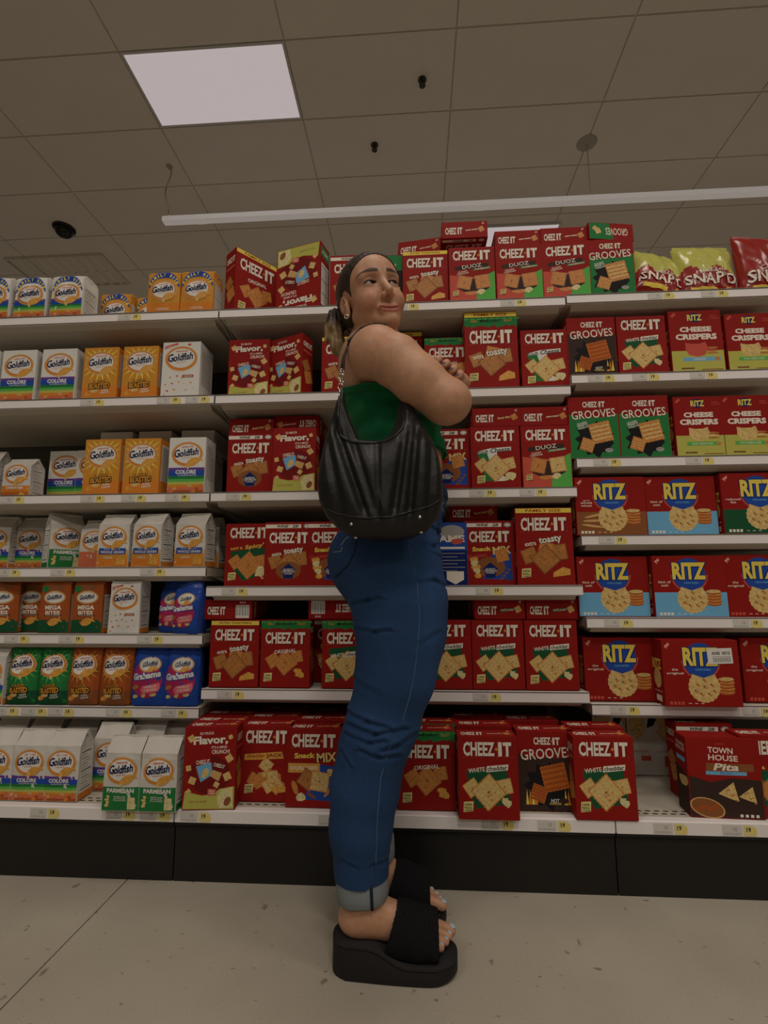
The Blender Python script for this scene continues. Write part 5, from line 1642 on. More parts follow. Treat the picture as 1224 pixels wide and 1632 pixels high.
def foot(ank, y, heel, ball, side):
    """side -1: little toe towards us"""
    def f(P):
        ht = heel; d = cone(P, ank, ht + V3(.008, 0, .012), .037, .033)
        d = smin(d, ellip(P, ht, (.036, .031, .032)), .02)
        mid = (ht + ball) / 2 + V3(.01, .004 * -side, .018)
        d = smin(d, cone(P, ank + V3(.012, 0, -.012), mid + V3(.025, 0, .0), .034, .027), .03)
        d = smin(d, cone(P, ht + V3(0, 0, -.004), ball, .027, .024), .02)
        d = smin(d, cone(P, ball + V3(0, -.022, 0), ball + V3(.008, .022, 0), .020, .021), .02)
        for i in range(5):      # big toe on the inner side
            w = (-.034 + .0165 * i) * side
            L_ = (.030, .039, .046, .050, .052)[i]; r = (.0085, .009, .0092, .0096, .0125)[i]
            b = ball + V3(.012 - .004 * (4 - i), w * 1.0, -.006)
            t = b + V3(L_, w * .08, -.004)
            m2 = (b + t) / 2 + V3(0, 0, .005)
            e = smin(cone(P, b, m2, .0105, r), cone(P, m2, t, r, r), .004)
            d = smin(d, e, .0045)
        return d
    return f


HEEL = V3(ANK[0] - .018, NY, .098); BALL = V3(ANK[0] + .128, NY, .066)
HEELF = V3(ANKF[0] - .034, FY, .098); BALLF = V3(ANKF[0] + .106, FY, .066)
f_foot = foot(ANK, NY, HEEL, BALL, 1); f_footf = foot(ANKF, FY, HEELF, BALLF, -1)


def f_body(P):
    n = len(P); d = np.full(n, 1.)
    z = P[:, 2]

    def upd(mask, fn, k):
        i = np.nonzero(mask)[0]
        if len(i): e = fn(P[i]); d[i] = np.minimum(d[i], e) if k == 0 else smin(d[i], e, k)
    upd(z < 1.15, lambda Q: f_legs(Q, -.007), 0)
    upd((z > .8), lambda Q: smin(f_torso(Q), f_shoulders(Q), .05), .02)
    upd(z > 1.0, lambda Q: f_arms(Q)[0], .012)
    upd(z > 1.0, lambda Q: f_arms(Q)[1], .012)
    upd((z > 1.0) & (z < 1.5), lambda Q: f_hand(Q), .006)
    upd((z > 1.0) & (z < 1.5), lambda Q: hand_hidden(Q), .006)
    upd(z > 1.38, f_head, .018)
    upd(z < .32, f_foot, .012)
    upd(z < .32, f_footf, .012)
    return d


parts = []
lo, hi = V3(-.33, .94, .02), V3(.24, 1.60, 1.80)
# head, hand and feet are meshed finer; the shared field makes the seams meet
HB = (HEADC - .135, HEADC + .155)
for (l, h_, res) in (((-.33, .94, .02), (.24, 1.60, .185), .0026), ((-.33, .94, .185), (.24, 1.60, HB[0][2]), .0052), (tuple(HB[0]), tuple(HB[1]), .0019)):
    e = res
    V, Q = nets(f_body, V3(*l) - 2 * e, V3(*h_) + 2 * e, e)
    c = V[Q].mean(1)
    if res < .0025: k = (c > np.array(l)).all(1)
    elif l[2] < .1: k = c[:, 2] < h_[2]
    else: k = (c[:, 2] > l[2]) & ~((c > HB[0]).all(1) & (c < HB[1]).all(1))
    Q = Q[k]; parts.append((V, Q))
# the rest of the shoulders above the head box's floor
V, Q = nets(f_body, V3(-.33, .94, HB[0][2] - .01), V3(.24, 1.60, 1.60), .0045)
c = V[Q].mean(1); Q = Q[(c[:, 2] > HB[0][2]) & ~((c > HB[0]).all(1) & (c < HB[1]).all(1))]; parts.append((V, Q))
# the visible hand, finer
HH = (PALM - V3(.085, .09, .045), PALM + V3(.04, .03, .065))
V0, Q0 = parts[1]; c = V0[Q0].mean(1); parts[1] = (V0, Q0[~((c > HH[0]).all(1) & (c < HH[1]).all(1))])
V0, Q0 = parts[3]; c = V0[Q0].mean(1); parts[3] = (V0, Q0[~((c > HH[0]).all(1) & (c < HH[1]).all(1))])
V, Q = nets(f_body, HH[0] - .004, HH[1] + .004, .0017); c = V[Q].mean(1); Q = Q[(c > HH[0]).all(1) & (c < HH[1]).all(1)]; parts.append((V, Q))
Vb = []; Qb = []; n0 = 0
for V, Q in parts:
    used, inv = np.unique(Q, return_inverse=True)
    Vb.append(V[used]); Qb.append(inv.reshape(Q.shape) + n0); n0 += len(used)
Vb = np.concatenate(Vb); Qb = np.concatenate(Qb)
SKIN = V3(.52, .275, .165)
cols = np.tile(SKIN, (len(Vb), 1))
p = hl(Vb); ay = np.abs(p[:, 1])


def blend(w, c):
    w = np.clip(w, 0, 1)[:, None]; cols[:] = cols * (1 - w) + np.array(c) * w


def sst(x, a, b):
    t = np.clip((x - a) / (b - a), 0, 1); return t * t * (3 - 2 * t)


hm = (np.abs(p) < .16).all(1)
z_ = p[:, 2] - 8.5 * p[:, 1] ** 2 + .006
blend(hm * np.exp(-((ay - .045) / .018) ** 2 - ((p[:, 2] + .035) / .018) ** 2) * (p[:, 0] > .03) * .35, (.55, .20, .13))
blend(hm * sst(-np.abs(z_ + .0685) + .0125 * np.sqrt(np.clip(1 - (p[:, 1] / .0280) ** 2, 0, 1)), -.001, .0015) * (p[:, 0] > .078) * .8, (.40, .12, .095))
blend(hm * sst(-np.abs(z_ + .0685), -.0016, -.0005) * (ay < .029) * (p[:, 0] > .070) * .6, (.16, .05, .04))
bz = .0215 + .012 * (1 - ((ay - .034) / .03) ** 2) * .45 - .12 * np.clip(ay - .045, 0, 1)   # brow arch
bth = .0050 * np.clip((.060 - ay) / .03, 0, 1) ** .5
blend(hm * sst(bth - np.abs(p[:, 2] - bz), -.001, .0016) * (ay > .0115) * (ay < .060) * (p[:, 0] > .03) * .95, (.035, .020, .014))
# lash line around the eye opening
yy = (ay - .0312) / .0142; opn = .0047 * np.clip(1 - yy * yy, 0, 1) ** .6
ed = np.abs(p[:, 2] - .0004) - opn
lash = hm * (p[:, 0] > .064) * (ay > .0155) * (ay < .047) * sst(-np.abs(ed - .0006), -.0028, -.0010) * (p[:, 2] > -.0015)
blend(lash * .95, (.02, .012, .01))
blend(hm * (p[:, 0] > .055) * np.exp(-((ay - .033) / .017) ** 2 - ((p[:, 2] - .003) / .012) ** 2) * .55, (.17, .075, .05))
blend(hm * (p[:, 0] > .05) * sst(-np.linalg.norm(np.stack([p[:, 0] - .0975, ay - .0062, p[:, 2] + .0495], 1), axis=1), -.0065, -.004) * .7, (.12, .04, .03))
blend(hm * sst(-(np.sqrt(((p[:, 0] + .001) / .0125) ** 2 + ((ay - .084) / .010) ** 2 + ((p[:, 2] + .014) / .022) ** 2)), -1.15, -.7) * .6, (.24, .10, .065))  # darker tint painted in for the shade inside the ear bowl
skinm = tint_mat('skin', .48, 55, .10, .12, sss=.0, spec=.35)
feetx = V3(ANK[0], YM, 0)
ORG = V3(ANK[0] + .04, YM, 0)
body_me = np_mesh('body', Vb - ORG, Qb, skinm, cols)
person = thing('person', 'woman in green tube top, blue jeans and black platform sandals, arms crossed, looking up', 'person', tuple(ORG))
body = link('body', body_me, person)


def wchild(name, V, Q, mats, cols=None, idx=None, parent=None, **kw):
    used, inv = np.unique(Q, return_inverse=True)
    if cols is not None: cols = cols[used]
    return link(name, np_mesh(name, V[used] - ORG, inv.reshape(Q.shape), mats, cols, idx), parent or person, **kw)


# eyes
for s in (-1, 1):
    n = 22; Vv = []; Fc = []; ci = []
    c0 = V3(.0650, s * .0312, 0); gaze = V3(1, .38, .30); gaze /= np.linalg.norm(gaze)
    for j in range(n + 1):
        for i in range(2 * n):
            t, q = math.pi * j / n, math.pi * i / n
            ax = gaze; u1 = np.cross(ax, (0, 0, 1.)); u1 /= np.linalg.norm(u1); u2 = np.cross(u1, ax)
            Vv.append(hw(c0 + .0131 * (ax * math.cos(t) + u1 * math.sin(t) * math.cos(q) + u2 * math.sin(t) * math.sin(q))) - ORG)
    for j in range(n):
        for i in range(2 * n):
            Fc.append((j * 2 * n + i, j * 2 * n + (i + 1) % (2 * n), (j + 1) * 2 * n + (i + 1) % (2 * n), (j + 1) * 2 * n + i)); ci.append(0 if j < 2 else (1 if j < 4 else 2))
    link('eye', mesh('eye', Vv, Fc, [M('pupil', (.005, .004, .004), .1), M('iris', (.06, .03, .015), .15), M('eye_white', (.40, .34, .30), .2)], ci, True), person)


# hair: slicked back cap and low ponytail
def f_hair(P):
    p = hl(P); q = np.stack([p[:, 0], np.abs(p[:, 1]), p[:, 2]], 1)
    d = ellip(p, (-.014, 0, .030), (.1005, .0785, .0785)); d = smin(d, ellip(p, (.026, 0, .038), (.0655, .0665, .0575)), .03)
    d = smin(d, ellip(p, (-.045, 0, -.02), (.058, .060, .060)), .03)
    # hairline: keep what lies behind it
    line = p[:, 0] - (.037 + .60 * p[:, 2] - 2.2 * np.clip(p[:, 2] - .03, 0, 1) ** 2 - 9 * np.clip(np.abs(p[:, 1]) - .035, 0, 1) ** 2)
    d = smax(d, line, .004)
    d = smax(d, -(ellip(q, (.006, .082, -.014), (.024, .022, .036))), .006)
    d = smax(d, -.062 - p[:, 2] - .35 * (p[:, 0] + .02), .006)
    d = d + .00022 * np.sin(p[:, 1] * 520 + p[:, 2] * 90) + .0002 * np.sin(p[:, 1] * 900 - p[:, 2] * 160)
    d = d * HS
    pt = [(hw((-.088, .0, -.045)), .017), (W(536, 506, 1.30), .019), (W(533, 528, 1.29), .022), (W(541, 552, 1.275), .019), (W(552, 580, 1.27), .007)]
    e = chain(P, pt, .02)
    w = W(522, 535, 1.27)
    e = smin(e, chain(P, [(W(538, 508, 1.29), .014), (W(527, 525, 1.27), .012), (W(520, 543, 1.265), .004)], .01), .01)
    e = e + .0016 * np.sin(P[:, 1] * 330 + P[:, 2] * 25 + np.sin(P[:, 2] * 60)) + .0014 * np.sin(P[:, 0] * 420 + P[:, 2] * 40)
    return smin(d, e, .008)


V, Q = nets(f_hair, HEADC - V3(.15, .13, .20), HEADC + V3(.13, .13, .15), .0019, 1)
ph_ = hl(V)
hc = np.tile(V3(.040, .026, .018), (len(V), 1))
bl = sst(-V[:, 0], .160, .215) * sst(-(V[:, 2]), -1.56, -1.50)
st = .5 + .5 * np.sin(V[:, 1] * 500 + V[:, 2] * 40)
hc = hc * (1 - bl[:, None] * .9) + V3(.30, .20, .095) * bl[:, None] * .9
hc *= (.88 + .24 * (.5 + .5 * np.sin(ph_[:, 1] * 420 + ph_[:, 2] * 90)))[:, None]
hair = wchild('hair', V, Q, tint_mat('hair', .42, 90, .25, .2, spec=.3), hc)
v, f = lathe([(.019, -.006), (.023, -.003), (.023, .003), (.019, .006)], 20)
hb = hw((-.100, 0, -.052)) - ORG
t_ = link('hair_tie', mesh('hair_tie', v, f, BLK, smooth=True), hair); t_.location = tuple(hb); t_.rotation_euler = (.3, -1.2, .3)
b = MB(); ec = hw((.003, -.081, -.047)) - ORG
b.tube([tuple(ec + V3(.0055 * math.cos(q * math.pi / 6), -.002, .0055 * math.sin(q * math.pi / 6))) for q in range(12)], .0013, 6, closed=True)
link('earring', b.mesh('earring', M('silver', (.75, .72, .66), .2, 1.), True), person)

# nails
NAILM = M('pale_blue_polish', (.42, .52, .58), .2, coat=.5); NAILD = M('dark_blue_polish', (.06, .06, .16), .2, coat=.5)


def nail(parent, c, nrm, along, sx, sy, m):
    c = np.asarray(c, float); nrm = np.asarray(nrm, float); nrm = nrm / np.linalg.norm(nrm); al = np.asarray(along, float); al = al - nrm * (al @ nrm); al /= np.linalg.norm(al); si = np.cross(nrm, al)
    V = []; F_ = []
    n = 12
    for j in range(4):
        r = (0, .55, .9, 1)[j]; hh = (.0011, .0009, .0004, -.0006)[j]
        for i in range(n):
            a = 2 * math.pi * i / n; V.append(c + si * sx * r * math.cos(a) + al * sy * r * math.sin(a) + nrm * hh - ORG)
    for j in range(3):
        for i in range(n): F_.append((j * n + i, j * n + (i + 1) % n, (j + 1) * n + (i + 1) % n, (j + 1) * n + i))
    return link('nail', mesh('nail', V, F_, m, None, True), parent)


camp = V3(0, 0, CAMZ)
for g in FING:
    (m_, _), (t_, r) = g[2], g[3]
    al = t_ - m_; nr = (camp - t_) / np.linalg.norm(camp - t_) + V3(-.2, 0, 1.0)
    nr = nr - al * (al @ nr) / (al @ al); nr /= np.linalg.norm(nr)
    nail(person, t_ + nr * (r - .0002), nr, al, .0052, .0068, NAILD)
for ball, side in ((BALL, 1), (BALLF, -1)):
    for i in range(5):
        w = (-.034 + .0165 * i) * side; L_ = (.030, .039, .046, .050, .052)[i]; r = (.0085, .009, .0092, .0096, .0125)[i]
        b_ = ball + V3(.012 - .004 * (4 - i), w, -.006); t_ = b_ + V3(L_, w * .08, -.004)
        nr = V3(.45, -.1, .9); nr /= np.linalg.norm(nr)
        nail(person, t_ + nr * (r - .0002), nr, V3(1, 0, -.3), (.0042, .0042, .0045, .0048, .0078)[i], (.004, .0045, .0048, .005, .0075)[i], NAILM)


# jeans
CREASE = []
for pts, w, am in (([(563, 962), (588, 956), (606, 953)], .0045, .0055), ([(567, 1003), (598, 1006), (622, 1003)], .004, .0045), ([(709, 860), (692, 871), (672, 868)], .005, .005), ([(711, 936), (692, 926), (668, 930)], .0055, .004), ([(706, 888), (680, 880)], .0045, .0035),
                   ([(551, 1143), (585, 1150), (620, 1160)], .0045, .005), ([(553, 1160), (598, 1169), (644, 1163)], .0045, .006), ([(547, 1176), (588, 1183), (612, 1180)], .004, .0045), ([(660, 1178), (632, 1190), (598, 1201)], .005, .005), ([(634, 1208), (602, 1207), (572, 1196)], .0045, .006),
                   ([(540, 1205), (556, 1225)], .004, .004), ([(712, 812), (698, 826)], .004, .0045), ([(704, 842), (684, 836), (672, 842)], .004, .004), ([(700, 1010), (676, 1022)], .006, .0025), ([(560, 1090), (600, 1105)], .007, .002), ([(616, 1395), (590, 1388)], .004, .003), ([(541, 1380), (562, 1388)], .004, .003)):
    for a_, b_ in zip(pts[:-1], pts[1:]): CREASE.append(((W(*a_, 1.13)[[0, 2]], W(*b_, 1.13)[[0, 2]]), w, am))


def f_jeans(P):
    d = f_legs(P, .0035)
    # stretched creases behind the knee, under the seat and at the hip
    x, y, z = P[:, 0], P[:, 1], P[:, 2]
    fl_ = 0
    for (pa, pb), w, am in CREASE:
        e = pb - pa; t = np.clip(((x - pa[0]) * e[0] + (z - pa[1]) * e[1]) / (e @ e), 0, 1)
        px_, pz_ = x - pa[0] - t * e[0], z - pa[1] - t * e[1]; dd = np.hypot(px_, pz_)
        up = (pz_ > 0)
        fl_ = fl_ + .8 * am * np.exp(-(dd / w) ** 2) * (y < 1.30) - am * .55 * np.exp(-((dd - 2.0 * w) / (w * 1.1)) ** 2) * up * (y < 1.30)
    d = d + fl_
    d = smax(d, z - 1.074, .003)
    return d


V, Q = nets(f_jeans, V3(-.30, 1.02, .13), V3(.16, 1.54, 1.09), .0044)
CUFZ = .186
c = V[Q].mean(1); Q = Q[(c[:, 2] > CUFZ - .004 + .004 * np.cos(np.arctan2(c[:, 1] - NY, c[:, 0] - ANK[0])))]
DEN = V3(.019, .052, .135)
jc = np.tile(DEN, (len(V), 1))
# worn lighter front of the thigh and seat
jc *= (1 + .35 * np.exp(-((V[:, 0] - .04) / .035) ** 2) * (V[:, 2] > .5) + .12 * np.sin(V[:, 2] * 31 + V[:, 0] * 20) * .5)[:, None]


def denim():
    m = tint_mat('denim', .85, 420, .22, .25, sheen=.0, spec=.2)
    return m


DM = denim()
jeans = wchild('jeans', V, Q, DM, jc)


def f_cuff(P, c, r):
    q = P - c; rr = np.sqrt((q[:, 0]) ** 2 + q[:, 1] ** 2)
    d = np.maximum(rr - r, r - .006 - rr)
    return d


def cuff(ax, zlo, zhi, name):
    n = 28; V = []; F_ = []
    prof = [(0, 0), (.0025, .003), (.0032, .02), (.003, .045), (.001, .051), (-.002, .051), (-.003, .04), (-.003, .004)]
    m = len(prof)
    for i in range(n):
        a = 2 * math.pi * i / n
        for (dr, dz) in prof:
            z = zlo + dz * (zhi - zlo) / .05
            t = np.clip((z - ax[-1][0][2]) / (ax[-2][0][2] - ax[-1][0][2]), 0, 1.3)
            cpt = ax[-1][0] + (ax[-2][0] - ax[-1][0]) * t
            r = .0525 + .0030 * t + dr + .0008 * math.sin(5 * a)
            V.append(V3(cpt[0] + r * math.cos(a) * 1.02, cpt[1] + r * math.sin(a), z + .004 * math.cos(a) + .0012 * math.sin(3 * a)) - ORG)
    for i in range(n):
        for j in range(m): F_.append((i * m + j, ((i + 1) % n) * m + j, ((i + 1) % n) * m + (j + 1) % m, i * m + (j + 1) % m))
    o = link('rolled_cuff', mesh('rolled_cuff', V, F_, M('denim_inside', (.21, .235, .25), .9, var=.25, scale=500), None, True), jeans, label='pale grey-blue rolled cuff')
    # outseam strip on the cuff
    b = MB()
    for (a0, w_, cm) in ((-1.12, .05, 0),):
        pts = []
        for dz in (0.001, .018, .035, .05):
            z = zlo + dz * (zhi - zlo) / .05
            t = np.clip((z - ax[-1][0][2]) / (ax[-2][0][2] - ax[-1][0][2]), 0, 1.3); cpt = ax[-1][0] + (ax[-2][0] - ax[-1][0]) * t
            r = .0560 + .0030 * t
            pts.append(tuple(V3(cpt[0] + r * math.cos(a0), cpt[1] + r * math.sin(a0), z + .004 * math.cos(a0)) - ORG))
        b.tube(pts, .0035, 6)
    link('cuff_seam', b.mesh('cuff_seam', M('denim_dark', (.006, .014, .035), .85), True), o)
    return o


cuff(near, .138, CUFZ + .003, 'n'); cuff(far, .138, CUFZ + .003, 'f')


def on_surf(f, p, it=30):
    p = np.array(p, float)[None]
    for _ in range(it):
        d = f(p); G_ = np.stack([(f(p + 1e-3 * np.eye(3)[i]) - f(p - 1e-3 * np.eye(3)[i])) / 2e-3 for i in range(3)], 1)
        p = p - .7 * d[:, None] * G_ / np.maximum((G_ ** 2).sum(1), .3)[:, None]
    return p[0]


def seam(name, pix, y, rad, m, f=f_jeans, parent=None, sub=3):
    pts = [W(a, b, y) for a, b in pix]; out = []
    for a, b in zip(pts[:-1], pts[1:]):
        for k in range(sub): out.append(a + (b - a) * k / sub)
    out.append(pts[-1])
    # push towards us then march in along the line of depth until the cloth is met
    res = []
    for q in out:
        ts = np.linspace(.9, 1.3, 200); L_ = camp + (q - camp)[None] * (ts / q[1])[:, None]
        dd = f(L_); i = np.argmax(dd < 0)
        res.append(L_[i] if dd[i] < 0 else on_surf(f, q))
    b = MB(); b.tube([tuple(p - ORG) for p in res], rad, 5)
    return link(name, b.mesh(name, m, True), parent or jeans)


THR = M('pale_thread', (.36, .35, .27), .8); SEAM = M('denim_seam', (.045, .10, .20), .85)
seam('side_seam', [(648, 865), (655, 885), (664, 930), (668, 980), (666, 1020), (660, 1070), (652, 1110), (640, 1150), (618, 1195), (605, 1240), (600, 1300), (596, 1395)], 1.1, .0022, SEAM)
seam('pocket_stitching', [(531, 880), (545, 878), (544, 868), (551, 858), (560, 854), (568, 856)], 1.15, .0013, THR)
seam('pocket_edge', [(569, 862), (565, 880), (556, 900), (545, 910), (534, 920)], 1.15, .0024, M('denim_dark', (.006, .014, .035), .85))
seam('front_pocket_edge', [(716, 785), (712, 800), (706, 812), (705, 830), (708, 850)], 1.2, .0018, MATS['denim_dark'])
seam('front_pocket_stitching', [(707, 800), (703, 806), (706, 815)], 1.15, .0013, THR)


# waistband
def f_band(P):
    d = np.abs(f_legs(P, .0045)) - .0022
    return smax(d, np.abs(P[:, 2] - 1.056) - .019, .002)


V, Q = nets(f_band, V3(-.25, 1.08, 1.02), V3(.16, 1.50, 1.095), .0035, 1)
wchild('waistband', V, Q, DM, np.tile(DEN * .8, (len(V), 1)), parent=jeans)


# green tube top, open at the upper edge, hem above the navel
HEM = W(713, 727, YM)[2]; TOPE = W(575, 612, 1.12)[2]


def f_top(P):
    x, y, z = P[:, 0], P[:, 1], P[:, 2]
    d0 = smin(f_torso(P), f_shoulders(P), .05)
    wr = .0028 * np.sin(z * 120 + x * 34 + 1.2 * np.sin(x * 25)) * np.clip((TOPE - z) / .03, 0, 1) + .0016 * np.sin(z * 75 - x * 65)
    d = d0 - .0105 - wr
    d = np.maximum(d, -(d0 + .0015))
    d = smax(d, z - (TOPE + .34 * (y - 1.12)) , .002)
    d = smax(d, (HEM - .11 * (x - .08) * -0 + .010 * np.cos((y - YM) * 8) * 0) - z, .003)
    return d


V, Q = nets(f_top, V3(-.26, 1.08, HEM - .02), V3(.16, 1.50, TOPE + .15), .0036, 1)
top = wchild('tube_top', V, Q, tint_mat('green_rib_knit', .8, 350, .12, .3, sheen=.0, spec=.15), np.tile(V3(.008, .150, .055), (len(V), 1)))
def band_at(z0, z1, off, name):
    def f(P):
        d = np.abs(smin(f_torso(P), f_shoulders(P), .05) - .0120) - .0024
        return smax(d, np.abs(P[:, 2] - (z0 + z1) / 2 - .34 * (P[:, 1] - 1.12) * (z0 > HEM + .05)) - (z1 - z0) / 2, .0015)
    V, Q = nets(f, V3(-.26, 1.08, z0 - .022), V3(.16, 1.50, z1 + .022 + .13 * (z0 > HEM + .05)), .0032, 1)
    wchild(name, V, Q, top.data.materials[0], np.tile(V3(.007, .135, .05), (len(V), 1)), parent=top)
band_at(TOPE - .018, TOPE, 0, 'hem_band'); band_at(HEM, HEM + .012, 0, 'hem_band')


# ---------------------------------------------------------------- platform sandals
def sandal(heel, ball, y, side):
    x0, x1 = heel[0] - .048, ball[0] + .076
    L = x1 - x0; n = 26
    def half(t, s):      # half width along the sole
        w = .036 + .012 * math.sin(min(1, t * 1.3) * math.pi * .5) - .0
        if t < .12: w *= math.sqrt(max(0, 1 - ((.12 - t) / .12) ** 2)) * .9 + .02
        if t > .78: w *= math.sqrt(max(0, 1 - ((t - .78) / .22) ** 2)) + .01
        return w * (1.0 if s > 0 else 1.03)
    def ztop(t): return .066 - .032 * (.5 - .5 * math.cos(math.pi * min(1, max(0, (t - .28) / .34)))) + .004 * max(0, t - .8) * 5
    ts = [0, .004, .015, .035, .07, .12] + [.12 + .66 * k / 12 for k in range(1, 13)] + [.78 + .22 * math.sin(math.pi / 2 * k / 7) for k in range(1, 8)]
    def slab(z_lo, z_hi, grow, name, m, par):
        V = []; F_ = []
        for t in ts:
            x = x0 + L * t
            for s in (-1, 1):
                w = (half(t, s) + grow) * s
                zl, zh = z_lo(t), z_hi(t)
                V += [V3(x, y + w * .97, zl), V3(x, y + w, zl + .004), V3(x, y + w, zh - .004), V3(x, y + w * .95, zh)]
        for i in range(len(ts) - 1):
            a, b_ = i * 8, (i + 1) * 8
            for j in range(3): F_.append((a + j, a + j + 1, b_ + j + 1, b_ + j)); F_.append((a + 4 + j, b_ + 4 + j, b_ + 5 + j, a + 5 + j))
            F_.append((a + 3, a + 7, b_ + 7, b_ + 3)); F_.append((a, b_, b_ + 4, a + 4))
        F_.append((0, 4, 5, 6, 7, 3, 2, 1)); e = (len(ts) - 1) * 8; F_.append(tuple(e + q for q in (0, 1, 2, 3, 7, 6, 5, 4)))
        me = mesh(name, [p - ORG for p in V], F_, m, None, True)
        return link(name, me, par)
    s = slab(lambda t: .0 + .012 * max(0, (t - .7) / .3) ** 2, lambda t: ztop(t) - .004, .004, 'sandal', M('sandal_sole', (.013, .012, .013), .6), person)
    slab(lambda t: ztop(t) - .006, lambda t: ztop(t) + .001, .0055, 'footbed', M('sandal_footbed', (.018, .016, .016), .8), s)
    # wide stretchy strap over the instep, an open shell around the foot
    ff = f_foot if side > 0 else f_footf
    X0b, X1b = heel[0] + .066, ball[0] + .036

    def fs(P):
        d0 = ff(P) - .0035 * 1.2; d = np.abs(d0) - .0022
        # round over the toes' roots and reach the footbed at both sides
        box = np.maximum(P[:, 0] - (X1b - .12 * (P[:, 2] - .06) * 0 + .0), (X0b + .0 + .30 * (P[:, 2] - .06) * 1.0) - P[:, 0])
        d = smax(d, box, .003)
        return d
    def fs2(P):
        e = ellip(P, (ball + heel) / 2 + V3(.045, 0, -.012), (.115, .0475, .052)); e2 = smin(ff(P) - .003, e, .02)
        d = np.abs(e2) - .0020
        zz = P[:, 2]
        box = np.maximum(P[:, 0] - X1b, (X0b + .34 * (zz - .055)) - P[:, 0])
        d = smax(d, box, .003); return np.maximum(d, .034 - zz)
    V, Q = nets(fs2, V3(X0b - .02, y - .07, .02), V3(X1b + .02, y + .07, .19), .003, 1)
    wchild('strap', V, Q, tint_mat('strap_knit', .85, 600, .2, .3, spec=.1), np.tile(V3(.010, .0095, .011), (len(V), 1)), parent=s)


sandal(HEEL, BALL, NY, 1); sandal(HEELF, BALLF, FY, -1)


# ---------------------------------------------------------------- handbag
BY = 1.035
bag_px = [(545, 622), (536, 640), (527, 672), (517, 705), (509, 740), (505, 775), (509, 800), (520, 824), (538, 843), (562, 856), (592, 863), (625, 865), (655, 859), (682, 847), (699, 825), (707, 795), (706, 760), (700, 728), (690, 700), (678, 680), (670, 662), (664, 645), (660, 628), (634, 628),
          (632, 645), (631, 657), (626, 676), (621, 690), (612, 699), (597, 702), (572, 700), (566, 685), (560, 670), (553, 648), (550, 622)]
bp2 = np.array([W(x, y, BY)[[0, 2]] for x, y in bag_px])


def poly_sd(X, Z, poly):
    d = np.full(len(X), 1e9); inside = np.zeros(len(X), bool)
    n = len(poly)
    for i in range(n):
        a, b = poly[i], poly[(i + 1) % n]
        e = b - a; wx, wz = X - a[0], Z - a[1]
        t = np.clip((wx * e[0] + wz * e[1]) / (e @ e), 0, 1)
        d = np.minimum(d, (wx - t * e[0]) ** 2 + (wz - t * e[1]) ** 2)
        c = ((a[1] > Z) != (b[1] > Z)) & (X < (b[0] - a[0]) * (Z - a[1]) / (b[1] - a[1] + 1e-12) + a[0]); inside ^= c
    d = np.sqrt(d); return np.where(inside, -d, d)


BC = W(607, 790, BY)


def f_bag(P):
    X, Y, Z = P[:, 0], P[:, 1], P[:, 2]
    s = poly_sd(X, Z, bp2)
    din = np.clip(-s, 0, .09)
    u = (X - BC[0]) / .14; v = (Z - BC[2])
    th = .058 * np.sqrt(np.clip(1 - (1 - din / .075).clip(0, 1) ** 2, 0, 1)) * np.clip(.62 + (1.13 - Z) * 1.6, .34, 1.0)
    # pleats fan out from the rim to the base panel
    fan = np.clip((Z - BC[2] + .055) / .10, 0, 1)
    pl = 0
    for (px0, px1, w, am) in ((540, 588, .010, .016), (560, 603, .009, .010), (648, 628, .010, .013), (664, 652, .010, .014), (690, 682, .009, .009), (603, 606, .006, .006), (522, 552, .010, .008)):
        xa = W(px0, 690, BY)[0]; xb = W(px1, 830, BY)[0]
        xc = xb + (xa - xb) * np.clip((Z - W(600, 830, BY)[2]) / .19, 0, 1.3)
        pl = pl + am * np.exp(-((X - xc) / w) ** 2)
    rimx = (X - W(606, 690, BY)[0]) / .058; inner = np.clip(1.6 - np.sqrt(rimx ** 2 + ((Z - W(600, 650, BY)[2]) / .078) ** 2) * 1.6 + .05, 0, .75) * (Z < W(600, 650, BY)[2] + .03)
    th = th * (1 - inner)
    mid = np.clip((Z - (BC[2] - .072)) / .04, 0, 1) * np.clip((1.20 - Z) / .06, 0, 1)
    th = th - pl * mid * np.clip(din / .02, 0, 1)
    th = th + .003 * np.sin(30 * X + 18 * Z) * np.clip(din / .03, 0, 1)
    yc = BY + .38 * np.clip(Z - 1.12, 0, .12) * np.clip((X - BC[0] + .01) / .03, 0, 1)
    d = np.abs(Y - yc) - np.maximum(th, .004)
    d = smax(d * .7, s, .008)
    return d


V, Q = nets(f_bag, V3(-.30, .93, .86), V3(.16, 1.13, 1.28), .0036, 2)
LEA = M('black_leather', (.013, .0125, .012), .40, var=.25, scale=90, bump=.07)
used, inv = np.unique(Q, return_inverse=True)
BO = V3(BC[0], BY, W(620, 865, BY)[2])
bag_me = np_mesh('slouchy_body', V[used] - BO, inv.reshape(Q.shape), LEA)
bag = thing('handbag', 'slouchy black leather shoulder bag hanging at the womans side', 'handbag', tuple(BO))
link('slouchy_body', bag_me, bag)
# base panel seam, rim roll, strap, rings, studs
def bagseam(name, pix, rad, m, yoff=0., sub=4):
    out = []
    for a, b in zip(pix[:-1], pix[1:]):
        for k in range(sub): out.append((a[0] + (b[0] - a[0]) * k / sub, a[1] + (b[1] - a[1]) * k / sub))
    out.append(pix[-1]); res = []
    for x, y in out:
        ts = np.linspace(.94, 1.10, 160); q = W(x, y, 1.0); L_ = camp + (q - camp)[None] * ts[:, None]
        dd = f_bag(L_); i = np.argmax(dd < .0004); res.append(L_[i] if dd[i] < .0004 else W(x, y, BY))
    b = MB(); b.tube([tuple(p_ - BO) for p_ in res], rad, 6)
    return link(name, b.mesh(name, m, True), bag)


